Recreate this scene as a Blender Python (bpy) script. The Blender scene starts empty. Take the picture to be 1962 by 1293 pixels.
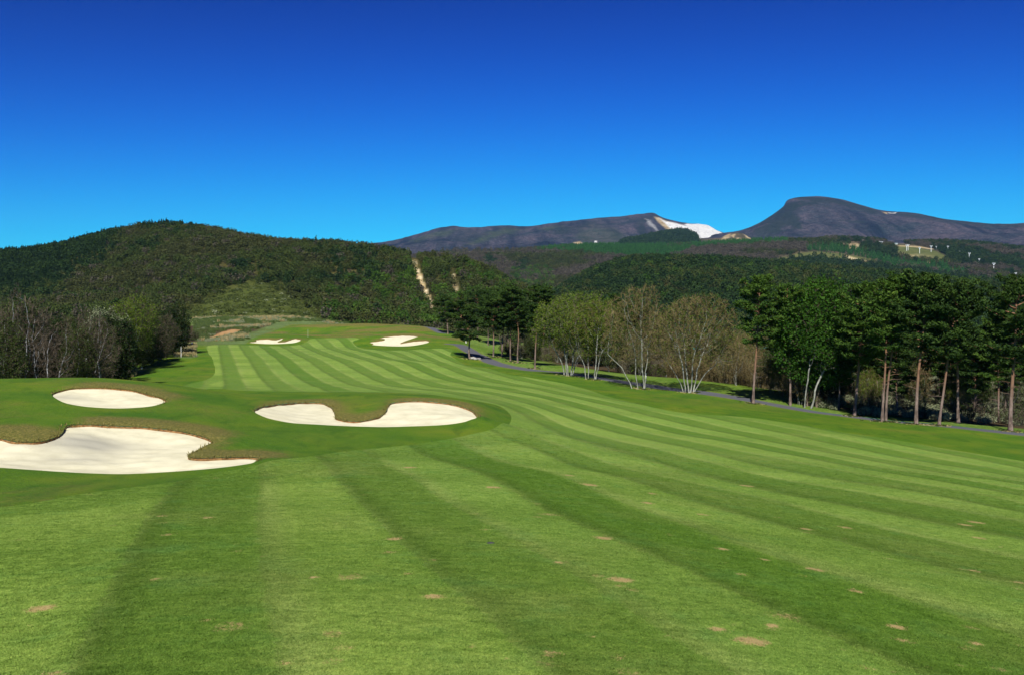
import bpy, math, random
import numpy as np
from math import radians as R, pi
rng = np.random.default_rng(7)
random.seed(7)
sc = bpy.context.scene
COL = sc.collection
# ------------------------------------------------------------------ camera, sky, sun
F = 1907.5; CX = 981.0; HY = 600.0; CZ = 12.0        # focal length and horizon in photo pixels, eye height
cam_d = bpy.data.cameras.new('camera'); cam_d.sensor_width = 36; cam_d.lens = 35
cam_d.shift_y = -(646.5 - HY) / 1962.0
cam_d.clip_start = 0.3; cam_d.clip_end = 60000
cam = bpy.data.objects.new('camera', cam_d); COL.objects.link(cam)
cam.location = (0, 0, CZ); cam.rotation_euler = (pi / 2, 0, 0)
sc.camera = cam
SUN_EL = 42.0; SUN_AZ = 188.0      # degrees; azimuth from +Y towards +X : behind the camera, a little to the left
az = R(SUN_AZ); el = R(SUN_EL)
sdir = (math.sin(az) * math.cos(el), math.cos(az) * math.cos(el), math.sin(el))   # towards the sun
from mathutils import Vector
sl = bpy.data.lights.new('sun', 'SUN'); sl.energy = 4.6; sl.angle = R(0.5); sl.color = (1.0, 0.95, 0.83)
so = bpy.data.objects.new('sun', sl); COL.objects.link(so)
so.rotation_euler = Vector(sdir).to_track_quat('Z', 'Y').to_euler(); so.location = (0, -40, 80)
w = bpy.data.worlds.new('World'); sc.world = w; w.use_nodes = True
nt = w.node_tree; nt.nodes.clear()
wo = nt.nodes.new('ShaderNodeOutputWorld'); bg = nt.nodes.new('ShaderNodeBackground')
sky = nt.nodes.new('ShaderNodeTexSky'); sky.sky_type = 'NISHITA'; sky.sun_disc = False
sky.sun_elevation = el; sky.sun_rotation = az; sky.altitude = 1500; sky.air_density = 1.0
sky.dust_density = 0.0; sky.ozone_density = 4.0
pre = nt.nodes.new('ShaderNodeMix'); pre.data_type = 'RGBA'; pre.blend_type = 'MULTIPLY'; pre.inputs[0].default_value = 1.0
pre.inputs[7].default_value = (0.1, 0.1, 0.1, 1)
# slide-film response per channel: k * a*x^g / (1 + b*x^g)
nt.links.new(sky.outputs[0], pre.inputs[6])
sep = nt.nodes.new('ShaderNodeSeparateColor'); com = nt.nodes.new('ShaderNodeCombineColor'); nt.links.new(pre.outputs[2], sep.inputs[0])
def mnode(op, a, b):
    q = nt.nodes.new('ShaderNodeMath'); q.operation = op
    for k_, v_ in enumerate((a, b)):
        if hasattr(v_, 'is_output'): nt.links.new(v_, q.inputs[k_])
        else: q.inputs[k_].default_value = v_
    return q.outputs[0]
for ch_, (g_, a_, b_) in enumerate(((3.0, 0.20, 0.0), (3.3, 3.75, 3.6), (3.6, 6.6, 5.1))):
    t_ = mnode('POWER', sep.outputs[ch_], g_)
    y_ = mnode('DIVIDE', mnode('MULTIPLY', t_, a_ * 10 / 1.717), mnode('ADD', mnode('MULTIPLY', t_, b_), 1.0))
    nt.links.new(y_, com.inputs[ch_])
nt.links.new(com.outputs[0], bg.inputs[0])
bg.inputs[1].default_value = 0.10
nt.links.new(bg.outputs[0], wo.inputs[0])
sc.view_settings.view_transform = 'Standard'; sc.view_settings.look = 'None'
sc.view_settings.exposure = 0.78; sc.view_settings.gamma = 1.0
sc.cycles.max_bounces = 5; sc.cycles.diffuse_bounces = 2; sc.cycles.glossy_bounces = 2
sc.cycles.transmission_bounces = 3; sc.cycles.transparent_max_bounces = 6; sc.cycles.volume_bounces = 0

# ------------------------------------------------------------------ small helpers
def tag(o, label=None, cat=None, group=None, kind=None):
    if label: o['label'] = label
    if cat: o['category'] = cat
    if group: o['group'] = group
    if kind: o['kind'] = kind
    return o

def mesh_np(name, V, T, smooth=True, attrs=None, mats=()):
    """triangles or quads in one numpy index array -> mesh"""
    me = bpy.data.meshes.new(name)
    V = np.ascontiguousarray(V, dtype=np.float32); T = np.ascontiguousarray(T, dtype=np.int32)
    k = T.shape[1]
    me.vertices.add(len(V)); me.vertices.foreach_set('co', V.ravel())
    me.loops.add(T.size); me.loops.foreach_set('vertex_index', T.ravel())
    me.polygons.add(len(T)); me.polygons.foreach_set('loop_start', np.arange(0, T.size, k, dtype=np.int32))
    me.polygons.foreach_set('loop_total', np.full(len(T), k, dtype=np.int32))
    me.polygons.foreach_set('use_smooth', np.full(len(T), smooth, dtype=bool))
    me.update(calc_edges=True)
    for n, a in (attrs or {}).items():
        a = np.asarray(a, dtype=np.float32)
        if a.ndim == 1:
            at = me.attributes.new(n, 'FLOAT', 'POINT'); at.data.foreach_set('value', a)
        else:
            at = me.attributes.new(n, 'FLOAT_VECTOR', 'POINT'); at.data.foreach_set('vector', a.ravel())
    for m in mats: me.materials.append(m)
    return me

def link(name, me, parent=None):
    o = bpy.data.objects.new(name, me); COL.objects.link(o)
    if parent is not None: o.parent = parent
    return o

def sines(x, y, lam, seed, n=7):
    r = np.random.default_rng(seed); out = np.zeros_like(x, dtype=float)
    for i in range(n):
        th = r.uniform(0, 2 * pi); k = 2 * pi / (lam * r.uniform(0.6, 1.6)); ph = r.uniform(0, 2 * pi)
        out += np.sin((x * math.cos(th) + y * math.sin(th)) * k + ph)
    return out / math.sqrt(n)

def vnoise(x, y, seed=0):
    """value noise, period-free lattice hash"""
    xi = np.floor(x).astype(np.int64); yi = np.floor(y).astype(np.int64)
    fx = x - xi; fy = y - yi; fx = fx * fx * (3 - 2 * fx); fy = fy * fy * (3 - 2 * fy)
    def h(a, b):
        n = (a * 374761393 + b * 668265263 + seed * 1442695041) & 0x7fffffff
        n = ((n ^ (n >> 13)) * 1274126177) & 0x7fffffff
        return ((n ^ (n >> 16)) & 0xffff) / 65535.0
    return (h(xi, yi) * (1 - fx) + h(xi + 1, yi) * fx) * (1 - fy) + (h(xi, yi + 1) * (1 - fx) + h(xi + 1, yi + 1) * fx) * fy

def fbm(x, y, seed=0, octv=5, ridged=False):
    s = 0; a = 1; t = 0
    for i in range(octv):
        n = vnoise(x * 2 ** i, y * 2 ** i, seed + i * 17)
        if ridged: n = 1 - abs(2 * n - 1)
        s = s + n * a; t += a; a *= 0.5
    return s / t

def smooth01(t):
    t = np.clip(t, 0, 1); return t * t * (3 - 2 * t)

class RBF:
    """thin plate spline"""
    def __init__(s, P, z, lam=1e-6):
        s.P = np.asarray(P, float); n = len(s.P)
        d = np.linalg.norm(s.P[:, None] - s.P[None], axis=2)
        K = s.k(d) + np.eye(n) * lam; Q = np.c_[np.ones(n), s.P]
        A = np.block([[K, Q], [Q.T, np.zeros((3, 3))]])
        s.w = np.linalg.solve(A, np.r_[z, 0, 0, 0])
    @staticmethod
    def k(d): return d * d * np.log(d + 1e-12)
    def __call__(s, a, b):
        a = np.asarray(a, float); sh = a.shape; q = np.c_[a.ravel(), np.asarray(b, float).ravel()]
        out = np.empty(len(q)); n = len(s.P)
        for i in range(0, len(q), 60000):
            c = q[i:i + 60000]
            d2 = (c[:, 0:1] - s.P[None, :, 0]) ** 2 + (c[:, 1:2] - s.P[None, :, 1]) ** 2 + 1e-20
            out[i:i + 60000] = (0.5 * d2 * np.log(d2)) @ s.w[:n] + s.w[n] + c @ s.w[n + 1:]
        return out.reshape(sh)

def wx(u, D): return (u - CX) / F * D
def wz(v, D): return CZ - (v - HY) / F * D
def proj(P):
    return CX + P[:, 0] / P[:, 1] * F, HY - (P[:, 2] - CZ) / P[:, 1] * F

# ------------------------------------------------------------------ materials
def newmat(name):
    m = bpy.data.materials.new(name); m.use_nodes = True; t = m.node_tree; t.nodes.clear()
    out = t.nodes.new('ShaderNodeOutputMaterial'); b = t.nodes.new('ShaderNodeBsdfPrincipled')
    b.inputs['Roughness'].default_value = 0.8; b.inputs['Specular IOR Level'].default_value = 0.15
    t.links.new(b.outputs[0], out.inputs[0])
    return m, t, b, out

class N:
    """tiny node-graph writer"""
    def __init__(s, t): s.t = t
    def new(s, typ, **kw):
        n = s.t.nodes.new(typ)
        for k, v in kw.items(): setattr(n, k, v)
        return n
    def put(s, sock, v):
        if hasattr(v, 'is_output'): s.t.links.new(v, sock)
        elif v is not None:
            if isinstance(v, (tuple, list)) and len(v) == 3 and sock.type == 'RGBA': v = (*v, 1)
            sock.default_value = v
    def pos(s): return s.new('ShaderNodeNewGeometry').outputs['Position']
    def obj(s): return s.new('ShaderNodeTexCoord').outputs['Object']
    def attr(s, name): return s.new('ShaderNodeAttribute', attribute_name=name).outputs['Fac']
    def math(s, op, a, b=None, c=None, clamp=False):
        n = s.new('ShaderNodeMath', operation=op, use_clamp=clamp)
        s.put(n.inputs[0], a); s.put(n.inputs[1], b)
        if c is not None: s.put(n.inputs[2], c)
        return n.outputs[0]
    def noise(s, vec, scale, detail=4, rough=0.55, dist=0.0):
        n = s.new('ShaderNodeTexNoise'); s.put(n.inputs['Vector'], vec); n.inputs['Scale'].default_value = scale
        n.inputs['Detail'].default_value = detail; n.inputs['Roughness'].default_value = rough
        n.inputs['Distortion'].default_value = dist
        return n.outputs['Fac']
    def scale(s, vec, v):
        n = s.new('ShaderNodeMapping'); s.put(n.inputs[0], vec); n.inputs['Scale'].default_value = v; return n.outputs[0]
    def ramp(s, fac, stops, interp='LINEAR'):
        n = s.new('ShaderNodeValToRGB'); s.put(n.inputs[0], fac); cr = n.color_ramp; cr.interpolation = interp
        while len(cr.elements) < len(stops): cr.elements.new(0.5)
        for e, (p, c) in zip(cr.elements, stops):
            e.position = p; e.color = (*c, 1) if len(c) == 3 else c
        return n.outputs[0]
    def range(s, v, a, b, c=0.0, d=1.0):
        n = s.new('ShaderNodeMapRange', interpolation_type='SMOOTHSTEP'); s.put(n.inputs[0], v)
        for i, q in enumerate((a, b, c, d)): n.inputs[i + 1].default_value = q
        return n.outputs[0]
    def mix(s, f, a, b, mode='MIX'):
        n = s.new('ShaderNodeMix', data_type='RGBA', blend_type=mode)
        s.put(n.inputs[0], f); s.put(n.inputs[6], a); s.put(n.inputs[7], b); return n.outputs[2]
    def bump(s, h, strength, dist):
        n = s.new('ShaderNodeBump'); s.put(n.inputs['Height'], h); n.inputs['Strength'].default_value = strength
        n.inputs['Distance'].default_value = dist; return n.outputs[0]

def leafmat(name, c1, c2, c3=None, transl=0.25, inst=False):
    m, t, b, out = newmat(name); n = N(t)
    g = n.new('ShaderNodeNewGeometry')
    f = g.outputs['Random Per Island']
    lo = n.noise(n.obj(), 0.35, 2)
    f2 = n.math('ADD', n.math('MULTIPLY', f, 0.6), n.math('MULTIPLY', n.range(lo, 0.3, 0.7), 0.4))
    if inst:
        oi = n.new('ShaderNodeObjectInfo').outputs['Random']
        f2 = n.math('ADD', n.math('MULTIPLY', f, 0.35), n.math('MULTIPLY', oi, 0.65))
    col = n.ramp(f2, [(0.0, c1), (0.55, c2), (1.0, c3 or c2)])
    n.put(b.inputs['Base Color'], col); b.inputs['Roughness'].default_value = 0.75
    tr = n.new('ShaderNodeBsdfTranslucent'); n.put(tr.inputs[0], col)
    mx = n.new('ShaderNodeMixShader'); mx.inputs[0].default_value = transl
    t.links.new(b.outputs[0], mx.inputs[1]); t.links.new(tr.outputs[0], mx.inputs[2]); t.links.new(mx.outputs[0], out.inputs[0])
    return m

def plainmat(name, c1, c2, scale=3.0, rough=0.8, bumpv=0.0, detail=5):
    m, t, b, out = newmat(name); n = N(t)
    f = n.noise(n.obj(), scale, detail, 0.65)
    n.put(b.inputs['Base Color'], n.mix(n.range(f, 0.3, 0.7), c1, c2)); b.inputs['Roughness'].default_value = rough
    if bumpv: n.put(b.inputs['Normal'], n.bump(f, bumpv, 0.05))
    return m

# ---- grass
def turf_noise(n, p):
    a = n.noise(p, 0.22, 3); b_ = n.noise(p, 2.6, 4, 0.65); c = n.noise(n.scale(p, (1, 0.6, 1)), 22, 3, 0.75); d = n.noise(p, 90, 2, 0.8)
    return a, b_, c, d

def mat_fairway(blades=False):
    m, t, b, out = newmat('fairway_blades' if blades else 'fairway_turf'); n = N(t); p = n.pos()
    if blades: n.attr = lambda name: n.new('ShaderNodeAttribute', attribute_name=name, attribute_type='INSTANCER').outputs['Fac']
    a, b_, c, d = turf_noise(n, p)
    soft = n.noise(n.scale(p, (1, 1, 1)), 1.3, 4, 0.7)
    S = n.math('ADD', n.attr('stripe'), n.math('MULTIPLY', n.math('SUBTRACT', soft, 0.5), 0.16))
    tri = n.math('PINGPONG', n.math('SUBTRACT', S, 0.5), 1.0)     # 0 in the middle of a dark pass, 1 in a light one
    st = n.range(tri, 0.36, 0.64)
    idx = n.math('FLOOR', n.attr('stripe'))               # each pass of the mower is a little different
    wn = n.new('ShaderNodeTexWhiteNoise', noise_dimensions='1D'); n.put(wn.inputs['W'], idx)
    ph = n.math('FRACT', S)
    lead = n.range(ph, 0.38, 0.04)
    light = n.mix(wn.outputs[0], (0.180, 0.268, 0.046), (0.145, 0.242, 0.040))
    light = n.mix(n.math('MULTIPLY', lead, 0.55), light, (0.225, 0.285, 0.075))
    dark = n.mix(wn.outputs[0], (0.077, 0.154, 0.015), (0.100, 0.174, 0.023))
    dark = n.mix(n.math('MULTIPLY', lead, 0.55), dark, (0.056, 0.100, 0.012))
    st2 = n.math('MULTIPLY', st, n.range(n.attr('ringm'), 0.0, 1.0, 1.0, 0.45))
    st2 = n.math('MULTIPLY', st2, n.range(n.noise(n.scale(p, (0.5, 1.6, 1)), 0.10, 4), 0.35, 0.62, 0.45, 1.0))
    col = n.mix(st2, dark, light)  # sheen of the leaning mown blades is put into the base colour
    # large soft swathes, yellowed and bluish
    col = n.mix(n.math('MULTIPLY', n.range(a, 0.45, 0.75), 0.35), col, (0.165, 0.205, 0.050))
    col = n.mix(n.math('MULTIPLY', n.range(n.noise(p, 0.9, 3), 0.5, 0.8), 0.35), col, (0.070, 0.190, 0.042))
    # blades: fine light-dark mottling, smeared across
    fine = n.math('ADD', n.math('MULTIPLY', c, 0.6), n.math('MULTIPLY', d, 0.4))
    col = n.mix(1.0, col, n.ramp(fine, [(0.25, (0.45, 0.52, 0.42)), (0.5, (1.0, 1.0, 1.0)), (0.75, (1.6, 1.45, 1.55))]), 'MULTIPLY')
    thin = n.range(n.noise(n.scale(p, (0.55, 1.5, 1)), 6.0, 5, 0.75), 0.60, 0.78)
    thin2 = n.math('MULTIPLY', thin, n.range(n.noise(p, 0.35, 3), 0.40, 0.70))
    col = n.mix(n.math('MULTIPLY', thin2, 0.7), col, (0.185, 0.150, 0.045))
    med = n.noise(n.scale(p, (0.6, 1.4, 1)), 3.2, 6, 0.8)
    col = n.mix(1.0, col, n.ramp(med, [(0.3, (0.60, 0.66, 0.50)), (0.5, (1.0, 1.0, 1.0)), (0.7, (1.40, 1.25, 1.35))]), 'MULTIPLY')
    # dry worn patches and pitch marks
    sp = n.math('ADD', n.attr('patch'), n.math('MULTIPLY', n.math('SUBTRACT', n.noise(p, 11.0, 5, 0.85), 0.5), 2.0))
    sp = n.math('MULTIPLY', n.range(sp, 0.25, 0.70), n.range(n.attr('patch'), 0.02, 0.2))
    col = n.mix(n.math('MULTIPLY', sp, 0.95), col, n.mix(n.range(d, 0.3, 0.7), (0.20, 0.14, 0.05), (0.44, 0.34, 0.16)))
    if blades:
        f_ = n.new('ShaderNodeNewGeometry').outputs['Random Per Island']
        col = n.mix(1.0, col, n.ramp(f_, [(0.0, (0.82, 0.90, 0.85)), (0.6, (1.05, 1.10, 1.20)), (0.92, (1.25, 1.22, 1.45)), (1.0, (1.9, 1.6, 2.2))]), 'MULTIPLY')
        n.put(b.inputs['Base Color'], col); b.inputs['Roughness'].default_value = 0.7
        tr = n.new('ShaderNodeBsdfTranslucent'); n.put(tr.inputs[0], col); mx = n.new('ShaderNodeMixShader'); mx.inputs[0].default_value = 0.3
        t.links.new(b.outputs[0], mx.inputs[1]); t.links.new(tr.outputs[0], mx.inputs[2]); t.links.new(mx.outputs[0], out.inputs[0]); return m
    n.put(b.inputs['Base Color'], col); b.inputs['Roughness'].default_value = 0.9
    n.put(b.inputs['Normal'], n.bump(n.math('ADD', n.math('MULTIPLY', c, 1.0), n.math('MULTIPLY', b_, 1.5)), 0.55, 0.035))
    return m

def mat_rough():
    m, t, b, out = newmat('rough_grass'); n = N(t); p = n.pos()
    a, b_, c, d = turf_noise(n, p)
    col = n.ramp(a, [(0.3, (0.044, 0.115, 0.005)), (0.5, (0.070, 0.140, 0.006)), (0.7, (0.115, 0.160, 0.010))])
    col = n.mix(n.math('MULTIPLY', n.range(n.noise(n.scale(p, (1, 0.35, 1)), 0.8, 4, 0.6, 0.6), 0.5, 0.7), 0.55), col, (0.026, 0.082, 0.004))
    # dry, unwatered grass on the bunker faces
    dry = n.math('ADD', n.attr('dry'), n.math('MULTIPLY', n.math('SUBTRACT', n.noise(p, 1.3, 5, 0.7), 0.5), 0.9))
    dcol = n.ramp(n.noise(p, 9.0, 4, 0.75), [(0.3, (0.050, 0.054, 0.012)), (0.5, (0.120, 0.108, 0.026)), (0.72, (0.30, 0.235, 0.082))])
    col = n.mix(n.math('MULTIPLY', n.range(dry, 0.12, 0.80), 0.9), col, dcol)
    yl = n.math('MULTIPLY', n.range(n.noise(p, 6.0, 5, 0.8), 0.56, 0.74), 0.55)
    col = n.mix(yl, col, (0.20, 0.205, 0.045))
    wild = n.attr('wild')
    wcol = n.ramp(n.noise(p, 1.6, 6, 0.75), [(0.35, (0.028, 0.056, 0.010)), (0.5, (0.075, 0.115, 0.026)), (0.64, (0.17, 0.19, 0.07)), (0.78, (0.17, 0.12, 0.05))])
    wcol = n.mix(n.range(n.noise(p, 0.09, 3), 0.42, 0.58), wcol, n.ramp(n.noise(p, 1.1, 5, 0.75), [(0.3, (0.045, 0.085, 0.026)), (0.6, (0.120, 0.175, 0.060)), (0.75, (0.30, 0.29, 0.16))]))
    col = n.mix(wild, col, wcol)
    litter = n.ramp(n.noise(p, 3.0, 5, 0.75), [(0.35, (0.020, 0.014, 0.008)), (0.6, (0.075, 0.052, 0.026)), (0.75, (0.17, 0.13, 0.07))])
    col = n.mix(n.attr('litter'), col, litter)
    fresh = n.ramp(n.noise(p, 2.0, 5, 0.75), [(0.35, (0.05, 0.12, 0.012)), (0.55, (0.12, 0.19, 0.03)), (0.75, (0.36, 0.34, 0.13))])
    col = n.mix(n.attr('fresh'), col, fresh)
    vg = n.math('MULTIPLY', n.attr('verge'), n.range(n.noise(p, 2.2, 5, 0.8), 0.40, 0.62))
    col = n.mix(n.math('MULTIPLY', vg, 0.8), col, n.ramp(n.noise(p, 8.0, 4, 0.8), [(0.3, (0.10, 0.085, 0.035)), (0.7, (0.26, 0.21, 0.10))]))
    col = n.mix(n.attr('dirt'), col, n.ramp(n.noise(p, 0.8, 5), [(0.3, (0.28, 0.155, 0.065)), (0.7, (0.42, 0.27, 0.13))]))
    fine = n.math('ADD', n.math('MULTIPLY', c, 0.55), n.math('MULTIPLY', d, 0.45))
    col = n.mix(1.0, col, n.ramp(fine, [(0.25, (0.35, 0.40, 0.30)), (0.5, (1.0, 1.0, 1.0)), (0.75, (1.7, 1.6, 1.5))]), 'MULTIPLY')
    n.put(b.inputs['Base Color'], col); b.inputs['Roughness'].default_value = 0.9
    n.put(b.inputs['Normal'], n.bump(n.math('ADD', c, n.math('MULTIPLY', b_, 2.0)), 0.8, 0.07))
    return m

def mat_sand():
    m, t, b, out = newmat('bunker_sand'); n = N(t); p = n.pos()
    f = n.noise(p, 1.1, 5, 0.6)
    col = n.ramp(f, [(0.3, (0.50, 0.475, 0.345)), (0.55, (0.59, 0.565, 0.425)), (0.8, (0.63, 0.605, 0.465))])
    col = n.mix(n.attr('wet'), col, (0.35, 0.34, 0.285))
    rk = n.new('ShaderNodeTexWave'); rk.wave_type = 'BANDS'; rk.bands_direction = 'Y'; n.put(rk.inputs[0], p)
    rk.inputs['Scale'].default_value = 3.2; rk.inputs['Distortion'].default_value = 6.0; rk.inputs['Detail'].default_value = 3
    foot = n.range(n.noise(p, 2.4, 5, 0.7), 0.52, 0.72)
    col = n.mix(n.math('MULTIPLY', n.range(n.noise(p, 14, 4, 0.8), 0.62, 0.72), 0.28), col, (0.30, 0.25, 0.18))
    n.put(b.inputs['Base Color'], col); b.inputs['Roughness'].default_value = 0.95
    h = n.math('ADD', n.math('MULTIPLY', rk.outputs['Fac'], 0.13), n.math('MULTIPLY', n.math('ADD', foot, n.noise(p, 9, 4, 0.7)), 0.5))
    n.put(b.inputs['Normal'], n.bump(h, 0.5, 0.03))
    return m

def mat_path():
    m, t, b, out = newmat('path_asphalt'); n = N(t); p = n.pos()
    f = n.noise(p, 0.7, 5); g = n.noise(p, 30, 3)
    col = n.mix(f, (0.070, 0.074, 0.090), (0.120, 0.124, 0.145)); col = n.mix(n.math('MULTIPLY', g, 0.5), col, (0.06, 0.06, 0.075))
    n.put(b.inputs['Base Color'], col); n.put(b.inputs['Normal'], n.bump(g, 0.4, 0.01))
    return m
M = {}
M['fairway'] = mat_fairway(); M['rough'] = mat_rough(); M['sand'] = mat_sand(); M['path'] = mat_path()
M['lip'] = plainmat('bunker_lip_soil', (0.10, 0.045, 0.018), (0.26, 0.15, 0.06), 6.0, 0.95)
M['white'] = plainmat('white_paint', (0.70, 0.70, 0.68), (0.82, 0.82, 0.80), 8, 0.5)
M['darkpaint'] = plainmat('dark_paint', (0.03, 0.03, 0.035), (0.06, 0.06, 0.06), 8, 0.5)
M['rock'] = plainmat('grey_rock', (0.10, 0.10, 0.095), (0.36, 0.355, 0.33), 4, 0.9, 0.6)
M['steel'] = plainmat('painted_steel', (0.55, 0.60, 0.66), (0.72, 0.78, 0.84), 0.5, 0.4)
M['roof'] = plainmat('sheet_roof', (0.20, 0.30, 0.33), (0.35, 0.45, 0.48), 0.5, 0.5)
M['glass'] = plainmat('dark_glass', (0.03, 0.04, 0.05), (0.05, 0.06, 0.07), 1, 0.15)

# ------------------------------------------------------------------ the golf course ground
CT = [  # (u, v, depth)
 (-500,1293,13),(0,1293,11.3),(500,1293,11),(981,1293,11),(1500,1293,11.5),(1962,1293,13),(2400,1293,15),
 (0,1100,17.5),(500,1100,16.8),(981,1100,16.8),(1500,1100,18.5),(1962,1100,24),(2400,1100,29),
 (0,1000,23.5),(500,1000,23.2),(981,1000,23.5),(1400,1000,28),(1962,1000,38),
 (-300,985,27),(0,972,27),(310,927,32.5),(500,905,36.5),(495,887,38.5),(620,872,44),(820,850,52),(981,900,37.5),(1300,900,50),(1962,930,55),
 (1400,850,70),(1000,850,54),(960,812,64),(1962,880,75),(1700,870,73),(2400,930,75),
 (-150,905,34),(0,897,35),(235,909,35.5),(400,899,37),(490,883,39.5),(360,875,40.5),(405,847,45),(200,815,47),(125,818,45.5),
 (60,849,41.5),(50,815,45),(60,800,48),(-200,850,41),(-200,790,48),
 (200,792,51),(420,800,54),(430,840,46),
 (100,760,57),(210,783,53.5),(319,768,57.5),(210,743,62),(110,750,60),(200,726.5,68),(30,727,68),(-200,730,68),(330,741,73),
 (200,785,86),(0,785,86),(-300,790,86),(330,765,86),
 (487,789,58.5),(700,819,56.5),(860,814,59),(915,798,62),(560,772,66),(840,770,68),(690,807,60),(690,775,67),(745,776,66),(640,782,65),
 (500,758,72),(690,755.5,75),(850,762,74),(930,775,72),(420,752,74),
 (400,748.5,94),(560,749.5,92),(700,750,92),(850,752,92),(960,772,82),(1000,765,92),(1000,800,72),
 (1200,800,88),(1400,800,95),(1200,760,115),(1000,740,113),(1440,770,120),(1640,802,108),(1800,812,103),(1962,832,96),(2400,880,92),
 (1240,740,139),(1080,717,160),(1000,707,172),(940,692,183),(905,674,205),(872,659,226),(830,630,290),
 (850,740,112),(850,700,153),(850,668,206),(950,712,155),
 (600,720,124),(600,690,166),(600,665,214),(640,648.5,262),(700,650,255),(450,665,212),(450,700,152),(450,725,122),(350,715,132),(300,710,135),(273,706,140),(340,688,168),(370,659,222),
 (200,712,150),(100,712,150),(-200,712,150),(200,680,200),(-200,680,200),(300,655,262),
 (500,659.5,229),(527,648,240),(580,658,231),(527,641,262),
 (712,662,221),(800,662,219),(767,642,236),(720,646,233),(822,653,229),
 (700,620,300),(640,632,292),(760,622,298),(600,640,280),(560,622,315),(480,625,320),(430,640,285),(400,650,262),
 (700,640,340),(850,640,330),
 (500,612,415),(300,618,415),(-200,622,415),(610,612,400),(700,640,430),(900,650,420),
 (950,655,250),(1050,690,230),(1100,700,190),(1100,680,300),(1300,725,160),(1500,755,135),(1700,790,122),(1962,815,112),
 (1400,728,175),(1700,760,160),(1962,780,150),(2400,790,150),(1500,705,240),(1962,710,240),(2400,700,260),(1200,668,420),(1700,668,420),(2300,668,420)]
CT = np.array(CT, float)
# the camera itself stands on the bank
px_ = wx(CT[:, 0], CT[:, 2]); py_ = CT[:, 2]; pz_ = wz(CT[:, 1], CT[:, 2])
ext = np.array([(-8, 0, CZ - 3.6), (8, 0, CZ - 3.7), (-14, -15, CZ - 3.0), (14, -15, CZ - 3.2), (0, -25, CZ - 3)], float)
px_ = np.r_[px_, ext[:, 0]]; py_ = np.r_[py_, ext[:, 1]]; pz_ = np.r_[pz_, ext[:, 2]]
rb = RBF(np.c_[px_ / (py_ + 30), np.log(py_ + 30)], pz_, 1e-5)
def H(x, y):
    x = np.asarray(x, float); y = np.asarray(y, float)
    z = rb(x / (y + 30), np.log(y + 30))
    far = smooth01((y - 80) / 60)
    z = z + sines(x, y, 34, 3) * (0.04 + 0.10 * far) + sines(x, y, 13, 5) * 0.025
    z = z + 0.28 * far * np.sin((y + 0.25 * x) / 11.0) * smooth01((260 - y) / 60) * np.exp(-((x + 20) / 60) ** 2)
    return z
def cast(pts, d0=8.0, d1=430.0, last=False, H_=H):
    """photo pixels -> points on the ground"""
    pts = np.asarray(pts, float); D = np.exp(np.linspace(math.log(d0), math.log(d1), 900))
    U = pts[:, 0][:, None]; Vv = pts[:, 1][:, None]
    X = (U - CX) / F * D[None]; Z = CZ - (Vv - HY) / F * D[None]; Y = np.broadcast_to(D[None], X.shape)
    df = Z - H_(X, Y)
    out = []
    for i in range(len(pts)):
        s = np.where((df[i, :-1] > 0) & (df[i, 1:] <= 0))[0]
        if len(s) == 0: j = int(np.argmin(np.abs(df[i]))); d = D[j]
        else:
            j = s[-1] if last else s[0]; t = df[i, j] / (df[i, j] - df[i, j + 1]); d = D[j] + (D[j + 1] - D[j]) * t
        x = (pts[i, 0] - CX) / F * d; out.append((x, d, float(H_(np.array([x]), np.array([d]))[0])))
    return np.array(out)
def catmull(P, n=4, closed=True):
    P = np.asarray(P, float); m = len(P); out = []
    for i in range(m if closed else m - 1):
        if closed: a, b, c, d = P[(i - 1) % m], P[i], P[(i + 1) % m], P[(i + 2) % m]
        else: a, b, c, d = P[max(i - 1, 0)], P[i], P[i + 1], P[min(i + 2, m - 1)]
        for k in range(n):
            t = k / n
            out.append(0.5 * ((2 * b) + (c - a) * t + (2 * a - 5 * b + 4 * c - d) * t * t + (3 * b - a - 3 * c + d) * t ** 3))
    if not closed: out.append(P[-1])
    return np.array(out)
def sdf_poly(x, y, P, closed=True, pad=6.0):
    """signed distance (negative inside); far away points get +pad"""
    sh = x.shape; q = np.c_[x.ravel(), y.ravel()]; out = np.full(len(q), pad, float)
    lo = P.min(0) - pad; hi = P.max(0) + pad
    near = np.where((q[:, 0] > lo[0]) & (q[:, 0] < hi[0]) & (q[:, 1] > lo[1]) & (q[:, 1] < hi[1]))[0]
    A = P; B = np.roll(P, -1, 0)
    if not closed: A = P[:-1]; B = P[1:]
    e = B - A; L = (e * e).sum(1) + 1e-12
    for i in range(0, len(near), 40000):
        idx = near[i:i + 40000]; c = q[idx]
        dx = c[:, 0:1] - A[None, :, 0]; dy = c[:, 1:2] - A[None, :, 1]
        t = np.clip((dx * e[:, 0] + dy * e[:, 1]) / L, 0, 1)
        d = np.sqrt(((dx - t * e[:, 0]) ** 2 + (dy - t * e[:, 1]) ** 2).min(1))
        if closed:
            yy = c[:, 1:2]
            cr = ((A[None, :, 1] > yy) != (B[None, :, 1] > yy)) & (c[:, 0:1] < e[:, 0] * (yy - A[None, :, 1]) / (e[:, 1] + 1e-12) + A[None, :, 0])
            d = np.where(cr.sum(1) % 2 == 1, -d, d)
        out[idx] = d
    return out.reshape(sh)

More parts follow.
